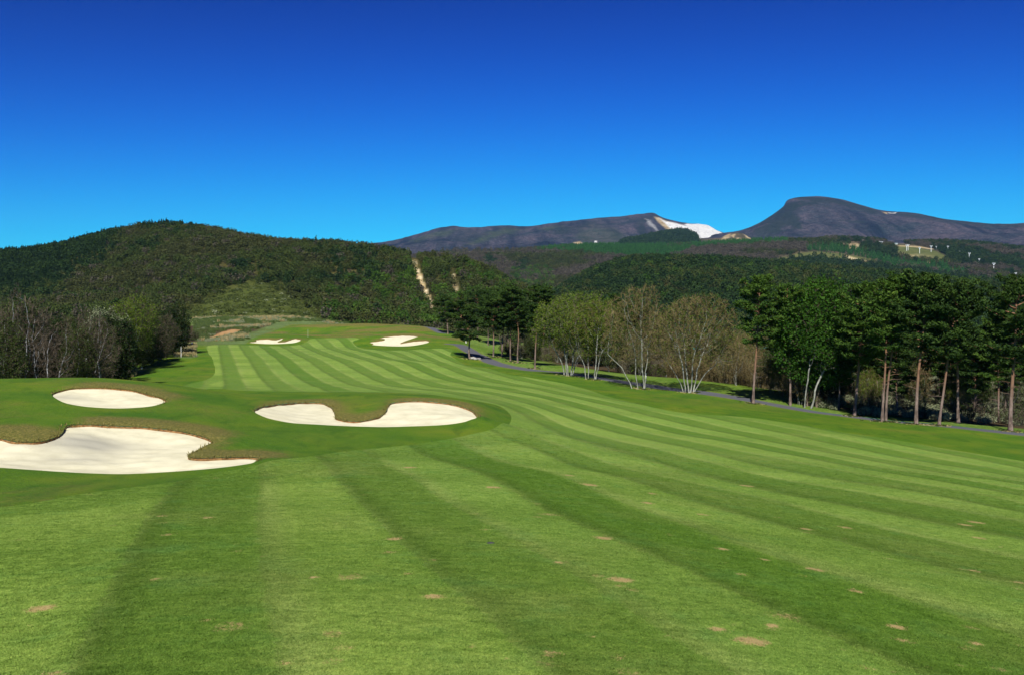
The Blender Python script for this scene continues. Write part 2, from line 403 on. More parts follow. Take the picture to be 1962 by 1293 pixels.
BUNK = [
 ('largest sand bunker, cut off by the left edge, with a grass tongue at its right',
  [(0,840.5),(26.5,845.8),(53,848),(79.5,845.8),(103,839),(119,830),(124.5,819),(135,814.5),(170,814),(228,816.6),(278,819),(331,824.6),(366,831),(395,839),(405.5,847),(389.6,856),(371,865.6),(360,874.5),(376,878),(424,877),(466,876),(495,878),(487.6,885.5),(464,891),(397.5,899),(318,905),(238.5,908.6),(159,906.7),(79.5,902),(0,896.6),(-60,893),(-120,882),(-130,862),(-90,847),(-40,840)]),
 ('smooth almond shaped sand bunker on the knoll above the largest bunker',
  [(100,758),(106,751.7),(124.5,747),(148,744),(185.5,743),(233,745.6),(260,749.5),(281,755.7),(305,761.5),(319,768),(310,773),(286,779),(238.5,782.4),(185.5,781),(148,777),(119,770)]),
 ('bright horseshoe sand bunker round a tongue of dry grass in mid fairway',
  [(486.5,788),(500,780),(525.6,775.7),(563,772),(608,771.4),(625.5,774.8),(637,782.8),(641,791),(643,801),(657,805),(682.6,807.6),(702.6,805),(719.7,801),(734,794),(741,785.6),(744,777),(754,771.4),(796.7,768),(839.6,770.8),(882,778.5),(908,790),(914.6,797.6),(902,804),(882,810),(839.6,814.8),(782.5,817),(725,818),(668,816.5),(611,813.6),(562.7,810.8),(528.5,805),(505.6,798.5)]),
 ('small far sand bunker with pointed fingers at the left end of the striped fairway',
  [(476,655.8),(491,653.8),(490,651),(511.5,649.7),(527,651.3),(542,648),(539.5,651),(532,655),(544.6,654.8),(565,649),(576,651),(572.6,653.8),(560,657),(529,658.6),(499,658)]),
 ('far white sand bunker with jagged left side below the green mound crest',
  [(708,655.8),(733.6,651.8),(736.7,649),(726.5,647.7),(751,644),(777.5,642.6),(806,642),(804,644.6),(789.7,648.7),(767,657.5),(791.7,653.8),(814,652.4),(822,653.8),(818,656.9),(798,661),(777.5,663),(740.8,662.6),(712,660),(716,657.9)])]
BP = []
for i, (lab, pp) in enumerate(BUNK):
    d0 = 20 if i < 3 else 205
    if i == 0: P = cast(pp, 20, 60)
    elif i == 1: P = cast(pp, 48, 75)
    elif i == 2: P = cast(pp, 50, 80)
    else: P = cast(pp, 205, 262)
    BP.append(catmull(P[:, :2], 5))
# fairway outline: near boundary, knoll, far boundary behind the knoll
fa = cast([(-420,1015),(-300,1000),(0,972),(150,947),(310,926),(400,908),(495,890),(620,870),(700,860),(820,847),(900,832),(955,815),(980,800)], 15, 82)
fb = cast([(960,779),(915,768),(860,760)], 72, 100)
fc = cast([(800,754),(750,752),(650,751),(560,750),(440,746),(350,740),(405,722),(412,705),(408,690),(398,672),(400,662),(470,661),(560,662),(586,655),(600,648.5),(640,647.5),(688,648.5),(676,655),(700,668),(760,671),(860,668),(863,680),(880,692),(960,713),(1010,722),(1100,739),(1200,768),(1300,789),(1450,801),(1600,825),(1750,848),(1962,883),(2300,935)], 84, 275, False)
fend = np.array([(75, 45, 0), (70, 5, 0), (40, -30, 0), (-40, -30, 0), (-60, 5, 0)], float)
# the last three of fc lie nearer than 84 m
near_fix = cast([(1450,801),(1600,825),(1750,848),(1962,883),(2300,935)], 40, 140)
fc[-5:] = near_fix
FP = catmull(np.vstack([fa, fb, fc])[:, :2], 5); FP = np.vstack([FP[:-4], fend[:, :2]])
PATH = cast([(2500,898),(2200,860),(1962,832),(1800,815),(1640,799),(1540,786),(1440,767),(1340,751),(1240,738),(1150,724),(1080,714),(1000,706),(950,696),(925,685),(903,674),(888,664),(878,660)], 80, 300)
PATH = catmull(PATH[:, :2], 6, False); PATH2 = catmull(cast([(846,638),(836,633),(826,628),(816,625)], 225, 310)[:, :2], 5, False)
SPUR = catmull(cast([(905,672),(885,662),(860,659)], 150, 300)[:, :2], 4, False)
PATCH = [(785,895,34),(755,1032,36),(1155,1030,42),(1190,1110,64),(1440,1228,82),(80,1165,68),(640,1213,62),(1640,1132,36),(1716,1200,44),(1868,1232,36),(1385,1051,34),(1463,1071,30),(1545,1013,34),(1480,1198,36),(1560,1090,44),(400,991,30),(670,1105,70),(830,1142,46),(1345,985,30),(1070,1077,28),(1870,1000,40),(1875,1030,32),(1050,985,60),(1500,1180,90),(440,1200,90),(1865,1093,30),(945,933,36),(1090,910,30),(1130,928,40),(1250,945,24),(600,1105,26),(1850,1005,36),(1240,963,30),(1375,1205,44),(1950,1115,30),(1185,1260,24),(550,1270,26),(1620,1010,30),(1430,930,36)]

# ---- grid
tc = np.r_[np.linspace(-1.5, -0.56, 60)[:-1], np.linspace(-0.56, 0.56, 960), np.linspace(0.56, 1.5, 60)[1:]]
rows = [-28.0]
while rows[-1] < 440:
    y = rows[-1]
    if y < 5: dy = 1.5
    elif y < 210: dy = max(0.06, y * 0.0052)
    elif y < 270: dy = 0.42
    elif y < 320: dy = 1.0
    else: dy = 3.0
    rows.append(y + dy)
rows = np.array(rows)
GY, GT = np.meshgrid(rows, tc, indexing='ij'); GX = GT * (GY + 32.0)
GZ = H(GX, GY)
nr, nc = GX.shape
X = GX.ravel(); Y = GY.ravel(); Z = GZ.ravel()
bs = [sdf_poly(X, Y, P) for P in BP]
mind = np.minimum.reduce(bs)
dry = np.zeros_like(X)
for i, P in enumerate(BP):
    s_ = 2.6 if i < 3 else 3.0
    dd = sdf_poly(X, Y - s_, P); dry = np.maximum(dry, smooth01((2.0 - dd) / 3.2) * (1.0, .8, .9, .7, .7)[i])
# grass faces and lips stand up a little round the sand
for i, P in enumerate(BP):
    dd = sdf_poly(X, Y - 1.2, P)
    amp = (0.06, 0.05, 0.06, 0.05, 0.05)[i]
    Z = Z + amp * np.exp(-((dd) / 1.3) ** 2) * (bs[i] > 0) * smooth01(bs[i] / 0.6)
fs = sdf_poly(X, Y, FP, True, 60.0)
ps = sdf_poly(X, Y, PATH, False, 4.0) - 1.65; ps = np.minimum(ps, sdf_poly(X, Y, PATH2, False, 4.0) - 1.3)
ps = np.minimum(ps, sdf_poly(X, Y, SPUR, False, 4.0) - 1.1)
# cheap far classification outside the padded box of fs is fine: those are rough
uu = CX + X / np.maximum(Y, 1) * F; vv = HY - (Z - CZ) / np.maximum(Y, 1) * F
def inpoly(u, v, poly, soft=0.0):
    P = np.array(poly, float); d = sdf_poly(u, v, P, True, max(soft, 1) * 2 + 2)
    return (d < 0).astype(float) if soft == 0 else smooth01(0.5 - d / (2 * soft))
n1 = fbm(X / 9, Y / 9, 3); n2 = fbm(X / 3, Y / 3, 9)
dry = np.maximum(dry, 0.75 * smooth01((fbm(X / 14, Y / 5, 19) - 0.42) / 0.2) * smooth01((Y - 225) / 20)); dry = np.maximum(dry, 0.30 * smooth01((fbm(X / 9, Y / 7, 29) - 0.5) / 0.2))
# wild ground: beyond the far green and on the banks; litter: under the woods; fresh: grass beyond the path
wild = smooth01((Y - 330) / 40 + (n1 - 0.5) * 1.2)
wild = np.maximum(wild, inpoly(uu, vv, [(370,600),(360,660),(400,662),(470,659),(480,650),(500,642),(540,630),(560,622),(640,618),(600,600)], 3) * (Y > 200) * smooth01(0.9 - inpoly(uu, vv, [(480,652),(560,622),(640,618),(680,640),(560,655)], 3)))
wild = np.maximum(wild, inpoly(uu, vv, [(215,722),(240,705),(270,703),(292,703),(262,716),(240,724)], 2) * (Y > 100))
wild = np.maximum(wild, inpoly(uu, vv, [(333,662),(345,658),(372,662),(376,676),(368,686),(335,684)], 2) * (Y > 130))
dirt = inpoly(uu, vv, [(400,648),(425,636),(445,631),(465,632),(452,640),(420,646),(402,652)], 2) * (Y > 200)
dirt = np.maximum(dirt, inpoly(uu, vv, [(838,622),(850,620),(880,621),(850,626)], 1.5) * (Y > 200) * 0.7)
lit = np.zeros_like(X)
pathx = np.interp(Y, np.sort(PATH[:, 1]), PATH[np.argsort(PATH[:, 1]), 0])
off = X - pathx
lit = np.maximum(lit, (Y < 215) * smooth01((off - 7 - 7 * (Y > 125)) / 5 + (n1 - .5) * 1.5) * (X > 0) * (Y > 60))
lit = np.maximum(lit, (Y >= 170) * smooth01((X - 5) / 10) * smooth01((Y - 195) / 20))
fresh = smooth01((off + 0.5) / 3 + (n2 - .5)) * (Y > 80) * (1 - lit) * (X > -60) * (Y < 300) * smooth01((off - 0) / 2) * (0.35 + 0.65 * smooth01((n1 - 0.42) / 0.15))
# left wood floor
lw = cast([(0,712),(150,712),(232,705),(270,699),(330,682),(335,662),(372,655)], 92, 300)[:, :2]
lx = np.interp(Y, lw[:, 1], lw[:, 0]); order = np.argsort(lw[:, 1]); lx = np.interp(Y, lw[order, 1], lw[order, 0])
lit = np.maximum(lit, (Y > 92) * (Y < 330) * smooth01((lx - X + 1) / 3 + (n2 - .5)))
wet = np.zeros_like(X)
for (u_, v_, r_, a_) in [(160,842,2.0,1.0),(150,864,1.6,.6),(120,758,1.2,.6),(560,790,2.0,.12),(40,868,2.2,.2)]:
    c_ = cast([(u_, v_)], 20, 75)[0]; wet = np.maximum(wet, a_ * np.exp(-(((X - c_[0]) / r_) ** 2 + ((Y - c_[1]) / r_) ** 2)))
wet *= (0.5 + n2)
EDG = [[(315,945),(230,1120),(145,1293)],[(492,905),(524,1100),(555,1293)],[(625,900),(800,1050),(981,1200),(1090,1293)],
 [(755,900),(860,960),(981,1025),(1150,1110),(1280,1200),(1400,1293)],[(890,900),(981,935),(1131,1010),(1261,1065),(1381,1115),(1531,1180),(1681,1250)],
 [(1031,900),(1206,965),(1356,1015),(1481,1065),(1731,1140),(1962,1210)],[(1116,900),(1281,945),(1406,982),(1581,1030),(1962,1122)],
 [(1206,900),(1481,960),(1731,1020),(1962,1075)],[(1306,900),(1481,945),(1731,990),(1962,1035)],[(1411,900),(1631,940),(1962,1000)],[(1481,900),(1962,982)]]
EDG[6] += [(1049,871),(1000,852)]; EDG[7] += [(1122,871),(1049,847),(1000,828)]; EDG[8] += [(1196,871),(1098,847),(1049,825),(1015,800)]
EDG[9] += [(1294,871),(1196,847),(1098,823),(1049,800),(1029,788)]; EDG[10] += [(1343,864),(1196,832),(1098,805),(1049,786)]
sp_, sv_ = [], []
for k, e_ in enumerate(EDG):
    for p in cast(e_, 8, 100): sp_.append((p[0], p[1])); sv_.append(k)
for y_ in (112, 135, 160, 190, 220, 255):            # the far half of the fairway: straight passes 2.3 m apart
    for c_ in np.arange(-6, 0.3 * y_ - 4, 9.0): sp_.append((c_ - 0.3 * y_, y_)); sv_.append(2 + (c_ - 5.7) / 2.32)
for u_, v_ in ((1962, 940), (1962, 910), (1962, 880), (2300, 930), (1750, 860)):
    p = cast([(u_, v_)], 30, 150)[0]; c_ = p[0] + 0.3 * p[1]; sp_.append((p[0], p[1])); sv_.append(10 + (c_ - 34.5) / 2.66)
sp_ = np.array(sp_); srb = RBF(np.c_[(sp_[:, 0] + .3 * sp_[:, 1]) / 10, sp_[:, 1] / 40], np.array(sv_, float), 0.02)
stripe = srb((X + .3 * Y) / 10, Y / 40) + 0.05 * sines(X, Y, 40, 21, 4)
stripe = np.where((stripe < -0.35) & (Y < 60), -0.35 + (stripe + 0.35) * 0.08, stripe)
ringm = smooth01((fs + 3.2) / 0.8) * (Y < 130)
patch = np.zeros_like(X)
pc = cast([(p[0], p[1]) for p in PATCH], 8, 90)
r_ = np.random.default_rng(4)
for (u_, v_, wpx), c_ in zip(PATCH, pc):
    rx = wpx / F * c_[1] * 0.5; ry = rx * r_.uniform(0.8, 1.2)
    big = wpx >= 60 and (u_, v_) not in ((1440, 1228), (1190, 1110), (80, 1165))
    sel = (abs(X - c_[0]) < rx * 2.5) & (abs(Y - c_[1]) < ry * 2.5)
    rr = np.sqrt(((X[sel] - c_[0]) / rx) ** 2 + ((Y[sel] - c_[1]) / ry) ** 2)
    patch[sel] = np.maximum(patch[sel], smooth01(1.35 - rr) * (0.42 if big else 0.8))
for k in range(260):     # faint small pitch marks all over
    y_ = 9 + 60 * r_.random() ** 1.6; x_ = r_.uniform(-0.5, 0.55) * y_; rx = r_.uniform(0.05, 0.16)
    sel = (abs(X - x_) < rx * 2) & (abs(Y - y_) < rx * 2)
    patch[sel] = np.maximum(patch[sel], smooth01(1.5 - np.hypot(X[sel] - x_, Y[sel] - y_) / rx) * r_.uniform(0.25, 0.55))
i0 = np.arange(nr * nc).reshape(nr, nc)
a_, b_, c_, d_ = i0[:-1, :-1].ravel(), i0[:-1, 1:].ravel(), i0[1:, 1:].ravel(), i0[1:, :-1].ravel()
T = np.vstack([np.c_[a_, b_, c_], np.c_[a_, c_, d_]])
names = ['stripe', 'ringm', 'patch', 'dry', 'wild', 'dirt', 'litter', 'fresh', 'wet', 'fs', 'ps', 'b0', 'b1', 'b2', 'b3', 'b4']
A = np.c_[X, Y, Z, stripe, ringm, patch, dry, wild, dirt, lit, fresh, wet, fs, ps, bs[0], bs[1], bs[2], bs[3], bs[4]]
def clip(A, T, col):
    """split triangles along the zero line of column col -> A, inside, outside, boundary segments"""
    d = A[:, col]; s = d[T] < 0; k = s.sum(1)
    ins = T[k == 3]; outs = T[k == 0]; mixd = T[(k == 1) | (k == 2)]; sm = s[(k == 1) | (k == 2)]
    if len(mixd) == 0: return A, ins, outs, np.zeros((0, 2), int)
    km = sm.sum(1)
    lone = np.where(km == 1, np.argmax(sm, 1), np.argmin(sm, 1))
    r = np.arange(len(mixd)); p = mixd[r, lone]; q = mixd[r, (lone + 1) % 3]; t_ = mixd[r, (lone + 2) % 3]
    def edge(a, b):
        lo = np.minimum(a, b); hi = np.maximum(a, b); return lo * (10 ** 8) + hi
    keys = np.r_[edge(p, q), edge(p, t_)]; uq, inv = np.unique(keys, return_inverse=True)
    lo = uq // 10 ** 8; hi = uq % 10 ** 8; tt = (d[lo] / (d[lo] - d[hi]))[:, None]
    newA = A[lo] * (1 - tt) + A[hi] * tt; newA[:, col] = 0
    base = len(A); A = np.vstack([A, newA]); m = len(mixd)
    e1 = base + inv[:m]; e2 = base + inv[m:]
    small = np.c_[p, e1, e2]; quad = np.vstack([np.c_[e1, q, t_], np.c_[e1, t_, e2]])
    lin = km == 1; lin2 = np.r_[lin, lin]
    ins = np.vstack([ins, small[lin], quad[~lin2]]); outs = np.vstack([outs, small[~lin], quad[lin2]])
    seg = np.where(lin[:, None], np.c_[e2, e1], np.c_[e1, e2])
    return A, ins, outs, seg
nm = {n: i + 3 for i, n in enumerate(names)}
def compact(A, T, drop=None):
    u, inv = np.unique(T, return_inverse=True); return A[u], inv.reshape(T.shape), u
rest = T
LIP = (0.10, 0.08, 0.10, 0.14, 0.16)
BOWL = (0.22, 0.14, 0.10, 0.02, 0.04)
for i in range(5):
    A, ins, rest, seg = clip(A, rest, nm['b%d' % i])
    B, Tb, u_ = compact(A, ins)
    V = B[:, :3].copy(); inner = -B[:, nm['b%d' % i]]
    V[:, 2] -= LIP[i] * 0.8 + BOWL[i] * smooth01(inner / (3.0 if i < 3 else 2.0))
    V[:, 2] += 0.02 * sines(V[:, 0], V[:, 1], 1.7, 40 + i)
    mb = mesh_np('sand_bunker', V, Tb, True, {'wet': B[:, nm['wet']]}, [M['sand']])
    ob = link('sand_bunker', mb); tag(ob, BUNK[i][0], 'sand bunker', 'sand bunkers of the golf course')
    # the turned soil edge round the sand
    ids, inv = np.unique(seg, return_inverse=True); sg = inv.reshape(seg.shape); n_ = len(ids)
    top = A[ids, :3].copy(); bot = top.copy(); bot[:, 2] -= LIP[i] + 0.05
    jit = 0.05 * sines(top[:, 0] * 3, top[:, 1] * 3, 1.0, 60 + i); bot[:, 1] -= 0.03
    Vl = np.vstack([top, bot]); Ql = np.c_[sg[:, 0], sg[:, 1], sg[:, 1] + n_, sg[:, 0] + n_]
    link('bunker_lip', mesh_np('bunker_lip', Vl, Ql, True, None, [M['lip']]), ob)
A, ins, rest, seg = clip(A, rest, nm['ps'])
B, Tb, _ = compact(A, ins)
o = link('cart_path', mesh_np('cart_path', B[:, :3] + np.array([0, 0, 0.0]), Tb, True, None, [M['path']])); tag(o, kind='structure')
A, ins, rest, seg = clip(A, rest, nm['fs'])
B, Tb, _ = compact(A, ins)
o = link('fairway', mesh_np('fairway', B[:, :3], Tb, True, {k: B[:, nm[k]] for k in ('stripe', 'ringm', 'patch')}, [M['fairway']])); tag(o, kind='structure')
B, Tb, _ = compact(A, rest)
V = B[:, :3].copy(); V[:, 2] += 0.025 * smooth01(B[:, nm['fs']] / 0.4) * (V[:, 1] < 120)
o = link('rough_ground', mesh_np('rough_ground', V, Tb, True, {k: B[:, nm[k]] for k in ('dry', 'wild', 'dirt', 'litter', 'fresh')} | {'verge': smooth01(1 - B[:, nm['ps']] / 0.7)}, [M['rough']])); tag(o, kind='structure')

# ------------------------------------------------------------------ hills and mountains
def layer(ridge, base, extra=(), back=(1.15, 14, 1.4, 60)):
    """returns height function of (u, D); control points are photo pixels with depths"""
    C = list(ridge) + list(base) + list(extra)
    for (u, v, D) in ridge: C.append((u, v + back[1], D * back[0])); C.append((u, v + back[3], D * back[2]))
    C = np.array(C, float); z = wz(C[:, 1], C[:, 2])
    r = RBF(np.c_[(C[:, 0] - 981) / 1000, np.log(C[:, 2])], z, 1e-8)
    return lambda u, D: r((u - 981) / 1000, np.log(D))

# pieces: tuple (name, hfun, u range, nu, D range, nD, noise amp, noise wavelength)
L1 = layer([(-900,523.5,1500),(-400,503.5,1300),(-150,493.5,1250),(0,488.5,1200),(60,485.5,1150),(150,466.5,1100),(250,442.5,1050),(330,436.5,1000),(380,442.5,1000),(450,454.5,980),(520,467.5,950),(600,472.5,900),(680,480.5,850),(750,492,820),(830,501,780),(900,509,740),(940,521,700),(980,538,660),(1010,558,640),(1060,593,600),(1150,633,560),(1300,658,540)],
           [(-900,640,420),(0,622,420),(300,618,420),(500,612,420),(600,613,420),(700,645,430),(850,660,430),(1000,680,430),(1300,680,430)],
           [(500,548,640),(560,576,580),(605,600,500),(430,560,620),(330,600,520),(650,600,620),(660,560,700),(700,610,580),(620,520,780),(250,520,800),(0,560,800),(800,600,600),(850,560,660),(930,590,560),(780,540,700)])
L2 = layer([(960,640,1250),(1020,600,1280),(1060,577,1300),(1080,558,1300),(1120,533,1300),(1180,511,1300),(1260,505,1300),(1340,508,1350),(1420,514,1400),(1500,517,1450),(1600,526,1500),(1700,535,1500),(1800,543,1500),(1962,552,1500),(2400,580,1500)],
           [(960,680,560),(1200,665,560),(1500,660,560),(1800,660,560),(2400,665,560)], [(1250,560,900),(1600,580,900),(1962,600,900)])
L3 = layer([(700,520,2500),(780,502,2600),(830,489,2700),(900,483,2800),(1000,484,2900),(1060,479,3000),(1150,475,3000),(1250,478,3000),(1330,474,3000),(1400,469,3000),(1500,464,3000),(1560,464,3000),(1600,459,3000),(1660,462,3000),(1720,467,3000),(1800,466,3000),(1880,470,3000),(1962,480,3000),(2100,490,3000),(2500,510,3000)],
           [(700,640,1500),(1000,620,1500),(1300,600,1500),(1600,600,1500),(2000,600,1500),(2500,600,1500)],
           [(960,520,2100),(1000,545,1900),(1100,505,2300),(1300,500,2300),(1500,500,2300),(1750,510,2300),(1900,530,2200),(1200,540,1900),(880,500,2400)])
L4 = layer([(900,505,4600),(1050,490,4600),(1120,480,4600),(1160,474,4600),(1200,469,4600),(1250,458,4600),(1290,450,4600),(1320,451,4600),(1335,463,4600),(1345,469,4600),(1365,462,4600),(1382,455,4600),(1396,449,4600),(1412,446,4600),(1428,450,4600),(1442,461,4600),(1480,465,4600),(1600,470,4600)],
           [(900,520,3300),(1200,505,3300),(1600,505,3300)])
L6 = layer([(500,500,9000),(600,488,9000),(700,473,9000),(760,462,9000),(810,446,9000),(850,437,9000),(875,434,9000),(895,440,9000),(915,438,9000),(945,434,9000),(975,433,9000),(1010,436,9000),(1050,431,9000),(1110,424,9000),(1160,419,9000),(1210,415,9000),(1235,410,9000),(1254,409,9000),(1268,418,9000),(1290,424,9000),(1305,429,9000),(1318,430,9000),(1335,429,9000),(1345,430,9000),(1356,432,9000),(1370,440,9000),(1380,447,9000),(1400,453,9000),(1450,461,9000),(1550,471,9000)],
           [(500,530,5500),(900,510,5500),(1200,500,5500),(1550,505,5500)], [(1250,440,7800),(1300,455,7600),(1000,462,7600),(850,465,7600)])
L7 = layer([(1300,474,8000),(1370,450,8000),(1410,444,8000),(1440,437,8000),(1470,421,8000),(1488,411,8000),(1494,408,8000),(1498,404.5,8000),(1501,399,8000),(1503,393,8000),(1505,388,8000),(1509,384,8000),(1515,381.5,8000),(1535,379.5,8000),(1560,379,8000),(1590,381,8000),(1630,389,8000),(1660,398,8000),(1690,407,8000),(1715,407,8000),(1760,410,8000),(1800,419,8000),(1850,425,8000),(1920,430,8000),(1962,428,8000),(2100,432,8000),(2500,445,8000)],
           [(1300,520,4700),(1600,515,4700),(2000,515,4700),(2500,520,4700)], [(1500,440,7000),(1560,440,7000),(1700,447,6800),(1900,455,6800)])

RL = 1.0
def hillmesh(hf, u0, u1, nu, d0, d1, nd, amp, lam, seed, ridgeD):
    u = np.linspace(u0, u1, nu); d = np.exp(np.linspace(math.log(d0), math.log(d1), nd))
    D, U = np.meshgrid(d, u, indexing='ij'); Z = hf(U, D); Xx = wx(U, D)
    f = fbm(Xx / lam, D / (lam * RL), seed, 6, True) - 0.55
    t = np.clip((D - d0) / (ridgeD - d0), 0, 1); env = np.sin(pi * np.clip(t, 0, 1)) ** 0.7
    fine = fbm(Xx / (lam * .12), D / (lam * .12), seed + 5, 4) - 0.5
    Z = Z + amp * f * env + amp * 0.10 * fine * (0.5 + env)
    return Xx, D, Z
def hfun_noise(hf, d0, amp, lam, seed, ridgeD):
    def g(U, D):
        Xx = wx(U, D); f = fbm(Xx / lam, D / (lam * RL), seed, 6, True) - 0.55
        t = np.clip((D - d0) / (ridgeD - d0), 0, 1); env = np.sin(pi * t) ** 0.7
        fine = fbm(Xx / (lam * .12), D / (lam * .12), seed + 5, 4) - 0.5
        return hf(U, D) + amp * f * env + amp * 0.10 * fine * (0.5 + env)
    return g
def gridT(nr, nc):
    i0 = np.arange(nr * nc).reshape(nr, nc)
    return np.c_[i0[:-1, :-1].ravel(), i0[:-1, 1:].ravel(), i0[1:, 1:].ravel(), i0[1:, :-1].ravel()]

def mat_hill(name, cols, scale, bare_cols=((0.40, 0.30, 0.16), (0.60, 0.52, 0.36)), bump=1.0, dist=3.0, grass=((0.050, 0.068, 0.018), (0.125, 0.135, 0.048))):
    m, t, b, out = newmat(name); n = N(t); p = n.pos()
    f = n.noise(p, scale, 6, 0.65, 0.4); g = n.noise(p, scale * 7, 5, 0.7)
    col = n.ramp(f, [(0.3, cols[0]), (0.5, cols[1]), (0.7, cols[2])])
    col = n.mix(1.0, col, n.ramp(g, [(0.25, (0.4, 0.42, 0.45)), (0.5, (1, 1, 1)), (0.75, (1.7, 1.6, 1.6))]), 'MULTIPLY')
    col = n.mix(1.0, col, n.ramp(n.attr('painted_relief'), [(0.0, (0.34, 0.40, 0.52)), (0.5, (1, 1, 1)), (1.0, (1.75, 1.58, 1.5))]), 'MULTIPLY')  # hollows darkened and ridges brightened in the colour
    col = n.mix(1.0, col, n.ramp(n.noise(p, scale * 22, 4, 0.8), [(0.32, (0.45, 0.48, 0.5)), (0.5, (1, 1, 1)), (0.68, (1.8, 1.7, 1.6))]), 'MULTIPLY')
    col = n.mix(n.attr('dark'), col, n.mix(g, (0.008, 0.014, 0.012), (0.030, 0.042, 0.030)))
    col = n.mix(n.attr('grass'), col, n.ramp(g, [(0.3, grass[0]), (0.7, grass[1])]))
    bc = n.ramp(n.noise(p, scale * 5, 6, 0.75), [(0.3, tuple(0.45 * q for q in bare_cols[0])), (0.48, bare_cols[0]), (0.6, bare_cols[1])])
    col = n.mix(n.attr('bare'), col, bc)
    col = n.mix(n.attr('snow'), col, n.ramp(n.noise(p, scale * 9, 5, 0.75), [(0.3, (0.35, 0.35, 0.37)), (0.45, (0.80, 0.80, 0.82)), (0.6, (0.90, 0.90, 0.91))]))
    n.put(b.inputs['Base Color'], col); b.inputs['Roughness'].default_value = 0.95; b.inputs['Specular IOR Level'].default_value = 0.05
    n.put(b.inputs['Normal'], n.bump(n.math('ADD', g, f), bump, dist))
    return m

HL = {}
def make_hill(name, key, hf, u0, u1, nu, d0, d1, nd, amp, lam, seed, ridgeD, mat, masks):
    Xx, D, Z = hillmesh(hf, u0, u1, nu, d0, d1, nd, amp, lam, seed, ridgeD)
    V = np.c_[Xx.ravel(), D.ravel(), Z.ravel()]; u, v = proj(V)
    at = {k: np.zeros(len(V)) for k in ('dark', 'grass', 'bare', 'snow')}
    at['painted_relief'] = smooth01((0.55 * fbm(V[:, 0] / (lam * .11), V[:, 1] / (lam * 1.4), seed + 31, 5, True) + 0.45 * fbm(V[:, 0] / (lam * .6), V[:, 1] / (lam * 1.2), seed + 32, 4) - 0.36) / 0.34)  # vegetation tone plus painted gully shading, from noise apart from the mesh height
    nse = fbm(V[:, 0] / (lam * .1), V[:, 1] / (lam * .1), seed + 3, 4) - 0.5
    for kind, poly, soft, jag, val in masks:
        front = (V[:, 1] < ridgeD * 1.03)
        m_ = inpoly(u + nse * jag, v + nse * jag * .6, poly, soft) * front * val
        at[kind] = np.maximum(at[kind], m_)
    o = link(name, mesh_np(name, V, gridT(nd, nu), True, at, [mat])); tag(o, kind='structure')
    HL[key] = (hfun_noise(hf, d0, amp, lam, seed, ridgeD), (u0, u1, d0, d1, ridgeD))
    return o
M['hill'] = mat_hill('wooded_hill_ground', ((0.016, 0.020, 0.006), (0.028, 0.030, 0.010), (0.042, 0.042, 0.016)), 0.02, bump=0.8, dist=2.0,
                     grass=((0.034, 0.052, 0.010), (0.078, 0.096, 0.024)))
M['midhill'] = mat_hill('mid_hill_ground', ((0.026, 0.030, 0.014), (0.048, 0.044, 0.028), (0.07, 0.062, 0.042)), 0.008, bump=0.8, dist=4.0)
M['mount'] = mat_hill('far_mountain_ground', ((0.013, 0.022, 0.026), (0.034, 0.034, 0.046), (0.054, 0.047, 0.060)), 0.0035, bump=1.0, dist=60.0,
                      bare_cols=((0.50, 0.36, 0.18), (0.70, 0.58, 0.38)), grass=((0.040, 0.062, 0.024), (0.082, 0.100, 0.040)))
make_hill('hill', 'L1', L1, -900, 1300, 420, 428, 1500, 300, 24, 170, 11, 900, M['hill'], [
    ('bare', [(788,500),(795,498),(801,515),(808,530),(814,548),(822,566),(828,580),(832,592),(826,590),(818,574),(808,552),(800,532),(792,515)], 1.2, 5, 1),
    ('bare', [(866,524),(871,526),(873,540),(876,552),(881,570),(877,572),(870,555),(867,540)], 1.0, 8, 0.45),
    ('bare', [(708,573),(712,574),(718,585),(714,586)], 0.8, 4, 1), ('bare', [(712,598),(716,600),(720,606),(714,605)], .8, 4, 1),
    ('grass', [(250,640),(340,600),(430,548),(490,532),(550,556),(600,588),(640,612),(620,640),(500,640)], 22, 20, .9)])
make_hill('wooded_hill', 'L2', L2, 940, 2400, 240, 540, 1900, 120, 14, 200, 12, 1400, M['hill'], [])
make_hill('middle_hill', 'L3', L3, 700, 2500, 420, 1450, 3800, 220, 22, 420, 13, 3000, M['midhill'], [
    ('grass', [(1510,492),(1530,486),(1560,482),(1600,485),(1640,492),(1690,502),(1700,510),(1640,508),(1560,500),(1500,505),(1460,500)], 2, 8, .9),
    ('bare', [(1610,468),(1632,467),(1650,468),(1648,475),(1640,482),(1632,478),(1618,472)], 1.2, 5, .6),
    ('bare', [(1612,488),(1630,492),(1665,502),(1660,505),(1630,498)], 1.2, 5, .7),
    ('grass', [(1690,468),(1730,470),(1790,480),(1815,492),(1820,502),(1790,502),(1740,498),(1715,490),(1720,478)], 1.5, 9, .9),
    ('dark', [(1718,482),(1745,481),(1735,486),(1722,486)], 1, 8, .5), ('bare', [(1720,486),(1760,488),(1790,492),(1800,500),(1760,501),(1730,494)], 3, 26, .45), ('dark', [(1775,488),(1800,490),(1812,497),(1790,496)], 1, 8, .5),
    ('bare', [(1700,469.5),(1760,472),(1790,477.5),(1789,478.5),(1750,474),(1700,471)], .5, 1, .7),
    ('bare', [(1722,484),(1732,485),(1728,489)], 1, 4, .9), ('bare', [(1775,500),(1790,497),(1792,503),(1778,504)], 1, 4, .9), ('bare', [(1802,500),(1817,496),(1818,503),(1803,504)], 1, 4, .9),
    ('grass', [(820,486),(900,482),(1010,484),(1010,489),(900,490),(840,493)], 2, 8, .8),
    ('bare', [(1914,498),(1925,499),(1930,503),(1918,502)], 1, 4, .6)])
